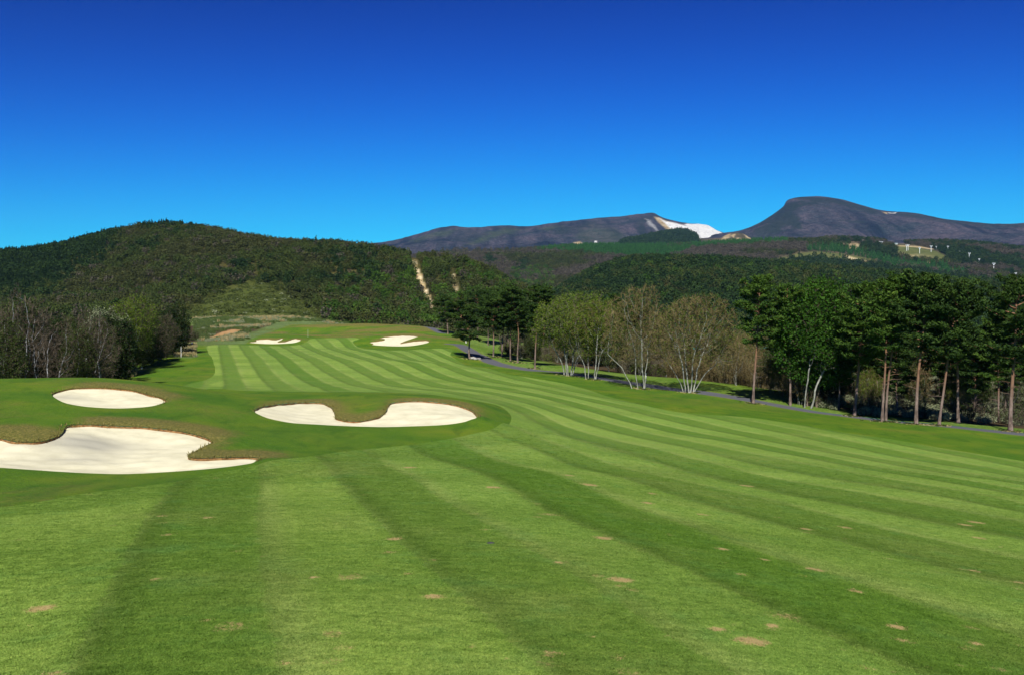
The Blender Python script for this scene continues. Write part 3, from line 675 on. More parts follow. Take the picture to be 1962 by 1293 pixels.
make_hill('foothill', 'L4', L4, 900, 1600, 300, 3250, 5600, 100, 14, 500, 14, 4600, M['midhill'], [
    ('dark', [(1185,478),(1195,466),(1245,452),(1290,444),(1325,446),(1336,465),(1320,475),(1250,480)], 2, 8, 1),
    ('bare', [(1382,462),(1388,450),(1400,446),(1398,456),(1386,463)], 1.2, 6, .6), ('bare', [(1400,452),(1410,449),(1406,456)], 1, 4, .7),
    ('bare', [(1425,450),(1440,455),(1443,463),(1436,463),(1430,455)], 1.2, 5, .7), ('bare', [(1410,456),(1416,456),(1420,463),(1414,463)], 1, 4, .7)])
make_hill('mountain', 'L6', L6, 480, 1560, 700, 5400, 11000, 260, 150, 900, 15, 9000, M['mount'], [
    ('snow', [(1262,418),(1275,424),(1290,427),(1310,431),(1340,428),(1357,431),(1382,446),(1375,452),(1367,453),(1352,460),(1344,464),(1334,455),(1322,447),(1300,445),(1290,443),(1278,432)], 1.2, 12, 1),
    ('bare', [(1252,415),(1262,417),(1275,423),(1296,430),(1312,440),(1300,447),(1285,446),(1270,434),(1260,425)], 2, 9, .85),
    ('snow', [(1238,421),(1248,424),(1258,440),(1262,446),(1250,436)], 2.5, 26, .4),
    ('bare', [(1098,466),(1112,464),(1122,470),(1115,474),(1108,470)], 1, 4, .9), ('snow', [(1139,462),(1144,462),(1144,466),(1139,466)], .6, 1, 1),
    ('grass', [(780,462),(830,448),(860,440),(880,441),(850,452),(800,464)], 4, 14, .55), ('grass', [(890,470),(940,446),(975,438),(1010,440),(960,450),(910,470)], 4, 14, .6),
    ('grass', [(1030,440),(1060,433),(1080,432),(1050,442)], 3, 10, .6), ('grass', [(1120,470),(1100,450),(1140,434),(1180,440),(1215,462),(1190,470)], 8, 22, .40),
    ('grass', [(1160,474),(1200,469),(1235,471),(1200,477)], 2, 6, .6),
    ('dark', [(1050,446),(1080,434),(1140,426),(1160,430),(1110,440),(1060,450)], 4, 26, .7), ('dark', [(860,452),(895,440),(930,445),(980,440),(1000,446),(930,462),(880,464)], 5, 26, .45),
    ('dark', [(1230,412),(1268,412),(1285,422),(1262,420),(1250,416),(1235,440),(1250,460),(1280,450),(1240,470),(1220,440)], 3, 20, .6)])
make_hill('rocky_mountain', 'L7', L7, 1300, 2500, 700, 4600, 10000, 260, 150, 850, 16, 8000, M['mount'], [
    ('dark', [(1440,440),(1470,420),(1500,402),(1508,383),(1560,378),(1620,388),(1590,392),(1535,392),(1512,404),(1535,418),(1528,436),(1490,446),(1445,448)], 6, 44, .9),
    ('dark', [(1560,378),(1630,388),(1690,406),(1670,410),(1620,396),(1560,386)], 3, 20, .8),
    ('dark', [(1430,446),(1480,440),(1500,448),(1460,456)], 3, 20, .5), ('dark', [(1690,405),(1760,408),(1860,424),(1962,430),(1962,436),(1850,432),(1750,420)], 3, 12, .5),
    ('snow', [(1700,407.5),(1708,408.5),(1718,407),(1716,410),(1705,410)], .8, 4, .7), ('bare', [(1690,407),(1700,408),(1700,411)], .8, 3, .8),
    ('dark', [(1610,422),(1660,424),(1655,428),(1610,426)], 2, 16, .7)])

# ------------------------------------------------------------------ plants: geometry
def tube(path, rad, sides=5):
    P = np.asarray(path, float); n = len(P); tn = np.gradient(P, axis=0); tn /= np.linalg.norm(tn, axis=1)[:, None] + 1e-9
    ref = np.array([0.31, 0.95, 0.05]); a = np.cross(tn, ref); a /= np.linalg.norm(a, axis=1)[:, None] + 1e-9; b = np.cross(tn, a)
    th = np.linspace(0, 2 * pi, sides, endpoint=False)
    V = (P[:, None] + (np.cos(th)[None, :, None] * a[:, None] + np.sin(th)[None, :, None] * b[:, None]) * np.asarray(rad)[:, None, None]).reshape(-1, 3)
    i = np.arange(n - 1)[:, None] * sides + np.arange(sides)[None]; j = np.arange(n - 1)[:, None] * sides + (np.arange(sides)[None] + 1) % sides
    return V, np.stack([i, j, j + sides, i + sides], -1).reshape(-1, 4)
class Geo:
    def __init__(s): s.V = []; s.Q = []; s.n = 0
    def add(s, V, Q): s.V.append(V); s.Q.append(np.asarray(Q) + s.n); s.n += len(V)
    def tube(s, *a): s.add(*tube(*a))
    def mesh(s, name, mat, smooth=True): return mesh_np(name, np.vstack(s.V), np.vstack(s.Q), smooth, None, [mat])
def unit(r, n):
    v = r.normal(size=(n, 3)); return v / np.linalg.norm(v, axis=1)[:, None]
def quads(r, C, size, up=0.3, aspect=0.6, dirs=None):
    """leaf-like quads (diamonds) at centres C"""
    n = len(C); a = unit(r, n) if dirs is None else dirs; b = np.cross(a, unit(r, n) + np.array([0, 0, up])); b /= np.linalg.norm(b, axis=1)[:, None] + 1e-9
    s = (np.asarray(size) * np.ones(n))[:, None] * r.uniform(0.7, 1.3, (n, 1))
    V = np.stack([C - a * s, C + b * s * aspect, C + a * s, C - b * s * aspect], 1).reshape(-1, 3)
    return V, np.arange(4 * n).reshape(n, 4)
def slivers(r, C0, C1, wd):
    """thin twigs from C0 to C1"""
    d = C1 - C0; b = np.cross(d, unit(r, len(C0))); b /= np.linalg.norm(b, axis=1)[:, None] + 1e-9
    m_ = (C0 + C1) / 2 + b * np.linalg.norm(d, axis=1)[:, None] * 0.08
    V = np.stack([C0 - b * wd, C0 + b * wd, m_ + b * wd * .7, C1], 1).reshape(-1, 3)
    return V, np.arange(4 * len(C0)).reshape(-1, 4)

def colonize(r, stems, attract, step=0.45, kill=0.8, infl=4.0, iters=90, up=0.12):
    nodes = []; parent = []
    for st in stems:
        prev = -1
        for k, p in enumerate(st):
            nodes.append(np.array(p, float)); parent.append(prev if k else -1); prev = len(nodes) - 1
    Np = np.array(nodes); At = attract.copy(); par = list(parent)
    d = np.linalg.norm(At[:, None] - Np[None], axis=2); jm = d.argmin(1); dm = d.min(1)
    for it in range(iters):
        if len(At) == 0: break
        ok = dm < (infl if it > 12 else 99); js = jm[ok]
        if len(js) == 0: break
        v = At[ok] - Np[js]; v /= np.linalg.norm(v, axis=1)[:, None] + 1e-9
        uq, inv = np.unique(js, return_inverse=True); acc = np.zeros((len(uq), 3)); np.add.at(acc, inv, v)
        acc /= np.bincount(inv)[:, None]; acc += np.array([0, 0, up]) + r.normal(0, 0.14, acc.shape)
        nn = np.linalg.norm(acc, axis=1)[:, None] + 1e-6; new = Np[uq] + acc / nn * step
        b0 = len(Np); Np = np.vstack([Np, new]); par += [int(q) for q in uq]
        d = np.linalg.norm(At[:, None] - new[None], axis=2); k = d.argmin(1); dn = d.min(1); bt = dn < dm
        dm = np.where(bt, dn, dm); jm = np.where(bt, b0 + k, jm); al = dm > kill; At, dm, jm = At[al], dm[al], jm[al]
    return Np, np.array(par)
def wood_from(Np, par, tip=0.012, power=2.3, base_r=None):
    n = len(Np); w_ = np.zeros(n); ch = [[] for _ in range(n)]
    for i, p in enumerate(par):
        if p >= 0: ch[p].append(i)
    acc = np.zeros(n); rad = np.zeros(n)
    for i in range(n - 1, -1, -1):
        if not ch[i]: acc[i] = tip ** power
        else: acc[i] = sum(acc[c] for c in ch[i]) + (tip * .25) ** power
        rad[i] = acc[i] ** (1 / power)
    if base_r: mx_ = rad[[i for i in range(n) if par[i] < 0]].max(); rad = tip + (rad - tip) * (base_r - tip) / (mx_ - tip)
    g = Geo(); g.thin = Geo(); tips = [i for i in range(n) if not ch[i]]
    for i in range(n):
        starts = []
        if par[i] < 0: starts = [(None, i)]
        elif len(ch[par[i]]) > 1 and i != max(ch[par[i]], key=lambda c: rad[c]): starts = [(par[i], i)]
        for s0, s1 in starts:
            ch_p = [Np[s0]] if s0 is not None else []; ch_r = [rad[s1]] if s0 is not None else []
            c = s1
            while True:
                ch_p.append(Np[c]); ch_r.append(rad[c])
                if not ch[c]: break
                c = max(ch[c], key=lambda q: rad[q])
            if len(ch_p) == 1: continue
            ch_r[-1] *= 0.5
            if s0 is None: ch_r[0] *= 1.35
            (g if (ch_r[0] > 0.021 or s0 is None) else g.thin).tube(np.array(ch_p), np.array(ch_r), 7 if ch_r[0] > 0.06 else 4)
    return g, tips, ch, rad

def ellipsoid_pts(r, n, c, s, shell=0.35, zmin=None):
    out = []
    while len(out) < n:
        p = r.uniform(-1, 1, 3); d = np.linalg.norm(p)
        lump = 1 + 0.13 * math.sin(3.1 * p[0] + 2.0 * p[1]) + .1 * math.sin(5 * p[1] - 4 * p[2])
        if d > lump or d < shell * r.random(): continue
        q = np.array(c) + p * np.array(s)
        if zmin is not None and q[2] < zmin: continue
        out.append(q)
    return np.array(out)

def bmat(name, c1, c2, c3=None, zsplit=None, sc_=3.0):
    m, t, b, out = newmat(name); n = N(t); o = n.obj()
    f = n.noise(n.scale(o, (1, 1, 0.35)), sc_, 5, 0.7)
    col = n.mix(n.range(f, 0.35, 0.65), c1, c2)
    if c3:
        sp = n.new('ShaderNodeSeparateXYZ'); n.put(sp.inputs[0], o)
        z = n.math('ADD', sp.outputs[2], n.math('MULTIPLY', f, 1.5))
        up = n.mix(n.range(f, 0.35, 0.65), c3, tuple(q * .55 for q in c3))
        col = n.mix(n.range(z, zsplit[0], zsplit[1]), col, up)
    n.put(b.inputs['Base Color'], col); n.put(b.inputs['Normal'], n.bump(f, 0.8, 0.05)); b.inputs['Roughness'].default_value = 0.9
    return m
M['pinebark'] = bmat('red_pine_bark', (0.07, 0.052, 0.042), (0.20, 0.15, 0.13), (0.21, 0.115, 0.068), (3.0, 7.0))
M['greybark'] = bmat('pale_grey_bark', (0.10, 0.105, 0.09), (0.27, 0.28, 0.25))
M['birchbark'] = bmat('shade_toned_birch_bark', (0.06, 0.06, 0.065), (0.36, 0.36, 0.39), sc_=5.0)  # white bark toned down, the shade of the wood is in its colour
M['brownbark'] = bmat('brown_bark', (0.045, 0.035, 0.026), (0.14, 0.11, 0.085))
M['twig_red'] = leafmat('red_brown_twigs', (0.070, 0.054, 0.026), (0.118, 0.092, 0.042), (0.18, 0.148, 0.066), 0.1)
M['twig_grey'] = leafmat('grey_twigs', (0.060, 0.054, 0.036), (0.105, 0.092, 0.062), (0.15, 0.135, 0.095), 0.1)
M['twig_dark'] = leafmat('dark_twigs', (0.030, 0.025, 0.018), (0.07, 0.055, 0.04), (0.11, 0.09, 0.065), 0.1)
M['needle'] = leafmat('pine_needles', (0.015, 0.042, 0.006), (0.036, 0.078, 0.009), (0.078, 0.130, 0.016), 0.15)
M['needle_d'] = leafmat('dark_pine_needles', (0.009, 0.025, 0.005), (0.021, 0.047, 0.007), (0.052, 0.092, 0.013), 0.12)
M['bud'] = leafmat('budding_yellow_leaves', (0.050, 0.090, 0.008), (0.090, 0.140, 0.012), (0.15, 0.195, 0.022), 0.3)
M['leaf'] = leafmat('bright_green_leaves', (0.014, 0.048, 0.004), (0.028, 0.082, 0.007), (0.065, 0.145, 0.014), 0.35)
M['leaf_d'] = leafmat('dull_green_leaves', (0.020, 0.036, 0.008), (0.038, 0.058, 0.013), (0.07, 0.092, 0.022), 0.3)
M['leaf_k'] = leafmat('dark_scrub_leaves', (0.006, 0.016, 0.003), (0.013, 0.029, 0.005), (0.028, 0.050, 0.009), 0.2)
M['blossom'] = leafmat('pale_silver_leaves', (0.14, 0.17, 0.09), (0.24, 0.27, 0.16), (0.38, 0.40, 0.27), 0.3)
M['h_conifer'] = leafmat('hill_conifers', (0.006, 0.018, 0.005), (0.014, 0.034, 0.007), (0.028, 0.054, 0.010), 0.1, True)
M['h_larch'] = leafmat('hill_larches', (0.014, 0.062, 0.012), (0.024, 0.088, 0.018), (0.040, 0.115, 0.024), 0.1, True)
M['h_bare'] = leafmat('hill_bare_trees', (0.024, 0.032, 0.008), (0.039, 0.047, 0.012), (0.058, 0.064, 0.019), 0.1, True)
M['h_grey'] = leafmat('hill_grey_trees', (0.042, 0.038, 0.026), (0.062, 0.054, 0.040), (0.085, 0.075, 0.058), 0.1, True)
M['h_green'] = leafmat('hill_fresh_trees', (0.018, 0.052, 0.005), (0.036, 0.080, 0.008), (0.070, 0.125, 0.014), 0.2, True)
M['h_olive'] = leafmat('hill_olive_trees', (0.023, 0.038, 0.007), (0.038, 0.056, 0.011), (0.060, 0.080, 0.017), 0.15, True)

# ---- protos: dict part name -> mesh
def pine(seed, h, zc, spread, tr=0.2, lean=(0, 0), curve=0.3, dens=1.0, nb=46, needle='needle', fork=0, dead=6, pads=False):
    r = np.random.default_rng(seed); tk = Geo(); cr = Geo(); br = tk
    nodes = 14; t = np.linspace(0, 1, nodes)
    ph = r.uniform(0, 6); trunk = np.c_[lean[0] * t ** 1.2 + curve * np.sin(t * 5 + ph) * t * (1.3 - t), lean[1] * t + curve * .7 * np.cos(t * 4 + ph) * t * (1.2 - t), h * t]
    trunk[:, :2] -= trunk[0, :2]
    rad = tr * 0.85 * (1 - t * 0.86) ** 0.9; rad[0] *= 1.35; tk.tube(trunk, rad, 8)
    def at(z): k = z / h; return np.array([np.interp(k, t, trunk[:, i]) for i in range(3)])
    az0 = r.uniform(0, 6)
    tc_ = []; td_ = []
    for i in range(nb):
        k = (i + r.uniform(0, .8)) / nb; z = zc + (h * 0.985 - zc) * k ** 0.9; p0 = at(z); az_ = az0 + i * 2.4 + r.normal(0, .35)
        prof = (0.55 + 0.75 * k) * (1 - k ** 2.6) + 0.10 if not pads else (0.5 + .7 * k) * (1 - k ** 4) + .15
        L = spread * prof * r.uniform(0.6, 1.25); el_ = -0.12 + 0.75 * k ** 1.4 + r.normal(0, .12)
        if pads: el_ = 0.05 + .35 * k + r.normal(0, .1)
        s = np.linspace(0, 1, 5)[:, None]; dr = np.array([math.cos(az_) * math.cos(el_), math.sin(az_) * math.cos(el_), math.sin(el_)])
        bp = p0 + dr * L * s + np.array([0, 0, 0.22 * L]) * (s ** 2 if not pads else s * (1 - s)) + r.normal(0, .05 * L, (5, 3)) * s
        br.tube(bp, np.linspace(0.035 + 0.018 * L, 0.012, 5), 4)
        nt_ = int(max(5, 12 * L * dens))
        for q in range(nt_):
            s_ = r.uniform(0.32, 1.05); c = np.array([np.interp(s_, np.linspace(0, 1, 5), bp[:, m_]) for m_ in range(3)])
            side = np.array([-math.sin(az_), math.cos(az_), 0]) * r.normal(0, 0.20 * L * (1.1 - .4 * s_))
            c = c + side + np.array([0, 0, abs(r.normal(0, .16)) + .04]); tc_.append(c); td_.append(dr)
    tc_ = np.array(tc_); td_ = np.array(td_); k = 13
    C = np.repeat(tc_, k, 0) + r.normal(0, (0.17, 0.17, 0.08), (len(tc_) * k, 3))
    dirs = unit(r, len(C)) * np.array([1, 1, .5]) + np.repeat(td_, k, 0) * .4 + np.array([0, 0, .45]); dirs /= np.linalg.norm(dirs, axis=1)[:, None]
    cr.add(*quads(r, C, 0.19, 0.3, 0.34, dirs))
    for q in range(dead):
        z = r.uniform(zc * .45, zc * 1.05); p0 = at(z); az_ = r.uniform(0, 6.28); L = r.uniform(.5, 1.7)
        s = np.linspace(0, 1, 4)[:, None]; bp = p0 + np.array([math.cos(az_), math.sin(az_), r.uniform(-.1, .35)]) * L * s + r.normal(0, .06, (4, 3)) * s
        br.tube(bp, np.linspace(0.03, 0.008, 4), 4)
    return {'trunk': tk.mesh('pine_trunk', M['pinebark']), 'crown': cr.mesh('pine_crown', M[needle], False)}

def broad(seed, h, crown_c, crown_s, stems, nattr=500, leaf=None, nleaf=6, lsize=0.09, bark='greybark', twig='twig_red', ntwig=6, ltwig=0.7, base_r=0.17, zmin=None, tip=0.014, lspread=0.35, step=.30, kill=.50, up=.12, wtw=0.011):
    r = np.random.default_rng(seed); At = ellipsoid_pts(r, nattr, crown_c, crown_s, .35, zmin)
    st = []
    for (x0, x1, y1, z1) in stems:     # base offset, top x, top y, top z
        t = np.linspace(0, 1, 8)[:, None]; p = np.array([x0, r.normal(0, .12), 0]) * (1 - t) + np.array([x1, y1, z1]) * t
        p[:, 0] += np.sin(t[:, 0] * 3) * (x1 - x0) * -.16; p[1:] += np.cumsum(r.normal(0, 0.075, (7, 3)), 0); st.append(p)
    Np, par = colonize(r, st, At, step, kill, 5.0, 110, up)
    g, tips, ch, rad = wood_from(Np, par, tip, 1.9, base_r)
    parts = {'trunk': g.mesh('tree_trunk', M[bark])}
    thin = np.array([i for i in range(len(Np)) if rad[i] < tip * 1.6 and par[i] >= 0])
    if len(thin) * ntwig > 9000: ntwig = max(2, int(9000 / len(thin)))
    C0 = np.repeat(Np[thin], ntwig, 0); D0 = np.repeat(Np[thin] - Np[par[thin]], ntwig, 0); D0 /= np.linalg.norm(D0, axis=1)[:, None] + 1e-9
    dd = D0 * .7 + unit(r, len(C0)) * .75 + np.array([0, 0, .25]); L = r.uniform(.35, 1.0, (len(C0), 1)) * ltwig; C1 = C0 + dd * L
    cr = Geo(); V, Q = slivers(r, C0, C1, wtw); cr.add(V, Q)
    for V, Q in zip(g.thin.V, g.thin.Q): pass
    if g.thin.n: cr.add(np.vstack(g.thin.V), np.vstack(g.thin.Q))
    # side twigs
    m_ = C0 + (C1 - C0) * .5; C2 = m_ + (dd + unit(r, len(C0)) * 1.0) * L * .45; V, Q = slivers(r, m_, C2, wtw * .7); cr.add(V, Q)
    parts['twigs'] = cr.mesh('tree_twigs', M[twig], False)
    if leaf:
        lf = Geo(); base = C1[r.integers(0, len(C1), int(nleaf * 2600))]
        base = base + r.normal(0, lspread * .45, (len(base), 3)); lf.add(*quads(r, base, lsize, .6, .65)); parts['crown'] = lf.mesh('tree_crown', M[leaf], False)
    return parts

def place(name, parts, label, cat, group, loc, rot=0, s=1.0, sz=None):
    e = bpy.data.objects.new(name, None); COL.objects.link(e); e.empty_display_size = 0.5
    e.location = loc; e.rotation_euler = (0, 0, rot); e.scale = (s, s, sz if sz else s)
    tag(e, label, cat, group)
    for pn, me in parts.items():
        o = bpy.data.objects.new(pn, me); COL.objects.link(o); o.parent = e
    return e
def gz(x, y): return float(H(np.array([x]), np.array([y]))[0])
def base(u, v, d0=85, d1=300):
    p = cast([(u, v)], d0, d1)[0]; return Vector((p[0], p[1], p[2] - 0.04))
def ground(u, D):
    x = wx(u, D); return Vector((x, D, gz(x, D) - 0.04))
def hpx(D, px): return px * D / F
# ------------------------------------------------------------------ trees standing alone by the path
G_PATH = 'pines along the cart path'
def pine_at(u, v, top, seed, zc, spread, label, name='pine_tree', lean_px=0, d0=85, d1=300, grp=G_PATH, rotate=False, **kw):
    b = base(u, v, d0, d1); h = hpx(b.y, v - top); lean = hpx(b.y, lean_px)
    return place(name, pine(seed, h, h * zc, spread, lean=(lean, 0.3), **kw), label, 'pine tree', grp, b)
pine_at(900, 688, 583, 101, .30, 3.6, 'gnarled dark pine leaning left over the cart path beside a pale boulder', lean_px=-20, curve=1.7, tr=.22, nb=34, dens=1.5, needle='needle_d', pads=True, d0=140, d1=200)
pine_at(858, 640, 566, 102, .28, 3.4, 'dark pine left of the gnarled pine, at the far bend of the cart path', lean_px=-6, tr=.2, nb=34, dens=1.2, needle='needle_d', pads=True, d0=215, d1=300)
pine_at(945, 684, 560, 103, .42, 3.3, 'leftmost tall pine of the cluster right of the gnarled pine', lean_px=4, tr=.19, nb=44, dens=1.1, needle='needle_d', pads=True, d0=140, d1=230)
pine_at(962, 684, 548, 104, .40, 3.4, 'tall flat topped pine with orange upper trunk, second in the cluster', lean_px=6, curve=.4, tr=.19, dens=1.1, needle='needle_d', pads=True, d0=140, d1=230)
pine_at(978, 692, 556, 105, .45, 3.2, 'straight pine with a thin grey trunk, third in the cluster', lean_px=2, tr=.16, dens=1., needle='needle_d', pads=True, d0=140, d1=230)
pine_at(992, 695, 552, 106, .5, 3.2, 'pine with a strongly kinked trunk, fourth in the cluster', lean_px=-10, curve=1.3, tr=.17, dens=1., needle='needle_d', pads=True, d0=140, d1=230)
pine_at(1025, 706, 548, 107, .52, 3.0, 'pine with two-toned trunk standing left of the budding yellow-green tree', lean_px=10, curve=.3, tr=.17, dens=1., needle='needle_d', pads=True, d0=140, d1=230)
pine_at(1040, 690, 560, 108, .45, 3.2, 'dark pine half hidden behind the budding yellow-green tree', lean_px=4, tr=.17, dens=1., needle='needle_d', pads=True, d0=170, d1=260)
pine_at(1443, 773, 532, 110, .47, 2.9, 'lone slender pine with an orange upper trunk right of the widest bare tree', lean_px=16, curve=.25, tr=.19, nb=46, dens=.85, needle='needle', dead=9)
pine_at(1514, 776, 548, 111, .45, 3.0, 'pine with an orange trunk just left of the bright green leafy tree', lean_px=-4, tr=.17, dens=.9)
pine_at(1637, 797, 545, 112, .38, 3.3, 'pine leaning right with reddish trunk between leafy tree and twin pines', lean_px=26, tr=.22, dens=1.)
pine_at(1690, 808, 548, 113, .52, 2.9, 'left and paler of the twin pines rising beside the path', lean_px=18, tr=.17, curve=.2, dens=.85, dead=12)
pine_at(1697, 808, 530, 114, .60, 2.8, 'right one of the twin pines, leaning away from its neighbour', lean_px=30, tr=.16, curve=.3, dens=.9, dead=10)
pine_at(1755, 813, 528, 115, .50, 3.4, 'thick grey based pine right of the twin pines', lean_px=24, tr=.22, dens=1., needle='needle_d', dead=10)
pine_at(1799, 815, 540, 116, .45, 3.2, 'strongly right-leaning pine between two upright pines by the path', lean_px=46, tr=.17, dens=1., needle='needle_d')
pine_at(1836, 810, 552, 118, .42, 3.4, 'dark orange-stemmed pine just behind the strongly leaning pine', lean_px=-4, tr=.2, dens=1., needle='needle_d', d1=140)
pine_at(1936, 826, 535, 117, .42, 3.6, 'stout reddish pine nearest the right edge of the photo', lean_px=16, tr=.25, dens=1., needle='needle_d')

b = base(1090, 720)
place('budding_tree', broad(201, 10, (0.4, 0, 7.6), (6.0, 4.6, 4.8), [(-.7, -2.4, .3, 3.9), (-.3, -.9, .6, 4.6), (-.1, .3, -.6, 4.8), (.35, 1.1, .5, 4.6), (.5, 2.3, -.3, 4.0)], 1700, 'bud', 9, .09, 'greybark', 'twig_grey', 5, .6, .11, zmin=3.9, tip=.008, wtw=.008, lspread=.5),
      'round-crowned tree with yellow-green buds on several pale stems', 'tree', 'pale-stemmed trees by the path', b)
b = base(1134, 727)
place('budding_tree', broad(202, 9, (0.2, 0, 7.0), (4.4, 3.8, 4.6), [(-.9, -1.8, .3, 3.8), (-.5, -.5, .6, 4.4), (.5, .6, -.5, 4.8), (.55, 1.7, .3, 4.2)], 1300, 'bud', 5, .08, 'greybark', 'twig_red', 5, .6, .10, zmin=3.4, tip=.008, wtw=.008),
      'thinner budding tree of few stems between round-crowned tree and bare silver tree', 'tree', 'pale-stemmed trees by the path', b)
b = base(1228, 745)
place('bare_tree', broad(203, 12, (-1.0, 0, 8.0), (4.2, 3.6, 6.0), [(-1.2, -4.6, .3, 4.8), (-.4, -1.2, .6, 5.6), (.4, .1, -.3, 6.6), (.5, .9, .3, 5.8)], 1500, 'bud', 1.6, .06, 'greybark', 'twig_red', 6, .6, .095, zmin=3.6, up=.25, tip=.008, wtw=.009),
      'bare silver-stemmed tree with a thin leaning left stem and ragged reddish top', 'tree', 'pale-stemmed trees by the path', b)
b = base(1320, 752)
place('bare_tree', broad(204, 12.5, (0.4, 0, 7.6), (5.8, 4.8, 5.2), [(-.7, -3.0, .3, 4.8), (-.5, -1.4, -.5, 5.4), (.0, -.2, 1.0, 5.6), (.2, 1.0, -.6, 5.6), (.6, 2.0, .5, 5.0), (.65, 3.6, .4, 3.8)], 2100, 'bud', 3.5, .065, 'greybark', 'twig_red', 6, .65, .095, zmin=3.6, up=.18, tip=.008, wtw=.009),
      'widest bare silver tree with a domed red-brown haze of twigs', 'tree', 'pale-stemmed trees by the path', b)
b = ground(1560, 122)
lt = broad(205, 13, (0.0, 0, 8.6), (4.8, 4.0, 6.6), [(-.8, -1.0, .3, 4.6), (.3, .6, -.6, 5.0)], 1500, 'leaf', 14, .15, 'brownbark', 'twig_dark', 5, .6, .14, zmin=2.6, lspread=.8)
place('leafy_tree', lt, 'dense bright green leafy tree between the lone slender pine and the dark pines', 'tree', None, b)
b = base(1550, 782)
place('birch_tree', broad(206, 6, (1.2, 0, 6.4), (2.4, 2.0, 2.4), [(-.5, -.1, 0, 4.4), (.3, 1.9, .3, 4.6)], 300, 'leaf', 1.5, .12, 'greybark', 'twig_dark', 4, .6, .11, zmin=4.4),  # grey bark instead of white paints in the shade under the crown
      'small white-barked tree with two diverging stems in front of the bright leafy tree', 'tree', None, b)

# ------------------------------------------------------------------ the woods, right and left
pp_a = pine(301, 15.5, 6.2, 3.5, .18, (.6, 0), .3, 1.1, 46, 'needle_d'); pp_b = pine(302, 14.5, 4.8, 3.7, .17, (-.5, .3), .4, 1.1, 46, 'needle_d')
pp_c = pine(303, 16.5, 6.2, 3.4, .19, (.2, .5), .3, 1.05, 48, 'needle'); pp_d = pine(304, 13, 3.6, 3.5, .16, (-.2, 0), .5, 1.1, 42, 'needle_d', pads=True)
def shrubby(seed, h, cs, stems, n, leaf, nl, ls, bark, twig, br_=.05, zmin=1.6, c=(0, 0), lt=.55, up=.15, sp=.5, wt=.008):
    return broad(seed, h, (c[0], c[1], h - cs[2]), cs, stems, n, leaf, nl, ls, bark, twig, 6, lt, br_, zmin=zmin, tip=.007, up=up, lspread=sp, wtw=wt)
th_a = shrubby(311, 8.2, (2.8, 2.6, 3.8), [(-.4, -1.0, .2, 2.2), (.1, .2, .5, 2.6), (.4, 1.1, -.4, 2.2)], 700, 'bud', .6, .07, 'greybark', 'twig_grey')
th_b = shrubby(312, 7.8, (3.0, 2.8, 3.8), [(-.5, -1.2, .2, 1.8), (.1, .1, .5, 2.0), (.4, 1.3, -.2, 1.8)], 700, 'bud', 2, .08, 'brownbark', 'twig_red')
th_c = shrubby(313, 10, (3.0, 3.0, 4.4), [(-.4, -1.0, .2, 2.8), (.2, .7, -.3, 3.2), (0, .1, .4, 3.2)], 800, None, 1, .08, 'greybark', 'twig_red')
th_g = shrubby(314, 10, (3.2, 3.0, 4.6), [(-.3, -.9, .2, 2.6), (.2, .8, -.3, 2.8)], 800, 'leaf_d', 6, .12, 'brownbark', 'twig_dark')
th_h = shrubby(315, 8.5, (3.0, 2.8, 3.8), [(-.4, -1.0, .2, 2.2), (.4, 1.1, -.4, 2.2)], 700, 'leaf_d', 4, .09, 'greybark', 'twig_grey')
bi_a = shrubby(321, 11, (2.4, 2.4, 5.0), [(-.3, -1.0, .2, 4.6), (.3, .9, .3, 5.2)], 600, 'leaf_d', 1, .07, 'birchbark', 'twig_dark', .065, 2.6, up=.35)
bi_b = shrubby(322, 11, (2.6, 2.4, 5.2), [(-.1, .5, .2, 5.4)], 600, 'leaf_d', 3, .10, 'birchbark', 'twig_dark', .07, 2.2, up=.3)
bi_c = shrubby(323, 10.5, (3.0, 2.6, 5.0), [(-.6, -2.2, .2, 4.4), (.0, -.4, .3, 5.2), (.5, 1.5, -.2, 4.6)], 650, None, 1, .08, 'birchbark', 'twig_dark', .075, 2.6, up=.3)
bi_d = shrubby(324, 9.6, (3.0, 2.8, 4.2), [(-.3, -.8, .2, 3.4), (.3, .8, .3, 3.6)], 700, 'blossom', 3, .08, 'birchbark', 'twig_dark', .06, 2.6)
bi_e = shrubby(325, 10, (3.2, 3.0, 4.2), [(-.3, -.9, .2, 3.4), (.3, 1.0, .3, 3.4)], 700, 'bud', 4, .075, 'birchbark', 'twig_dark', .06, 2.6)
bi_f = shrubby(326, 9.5, (3.2, 3.0, 4.8), [(-.3, -.7, .2, 3.0), (.3, .8, .3, 3.0)], 800, 'leaf_k', 6, .11, 'brownbark', 'twig_dark', .06, .8)
bi_g = shrubby(327, 9.5, (3.2, 3.0, 4.8), [(-.3, -.9, .2, 2.4), (.0, .1, .3, 2.6), (.3, .9, .3, 2.4)], 900, 'leaf_d', 1.2, .08, 'brownbark', 'twig_dark', .06, 1.0, wt=.011)
rr = np.random.default_rng(77)
ALLW = {}
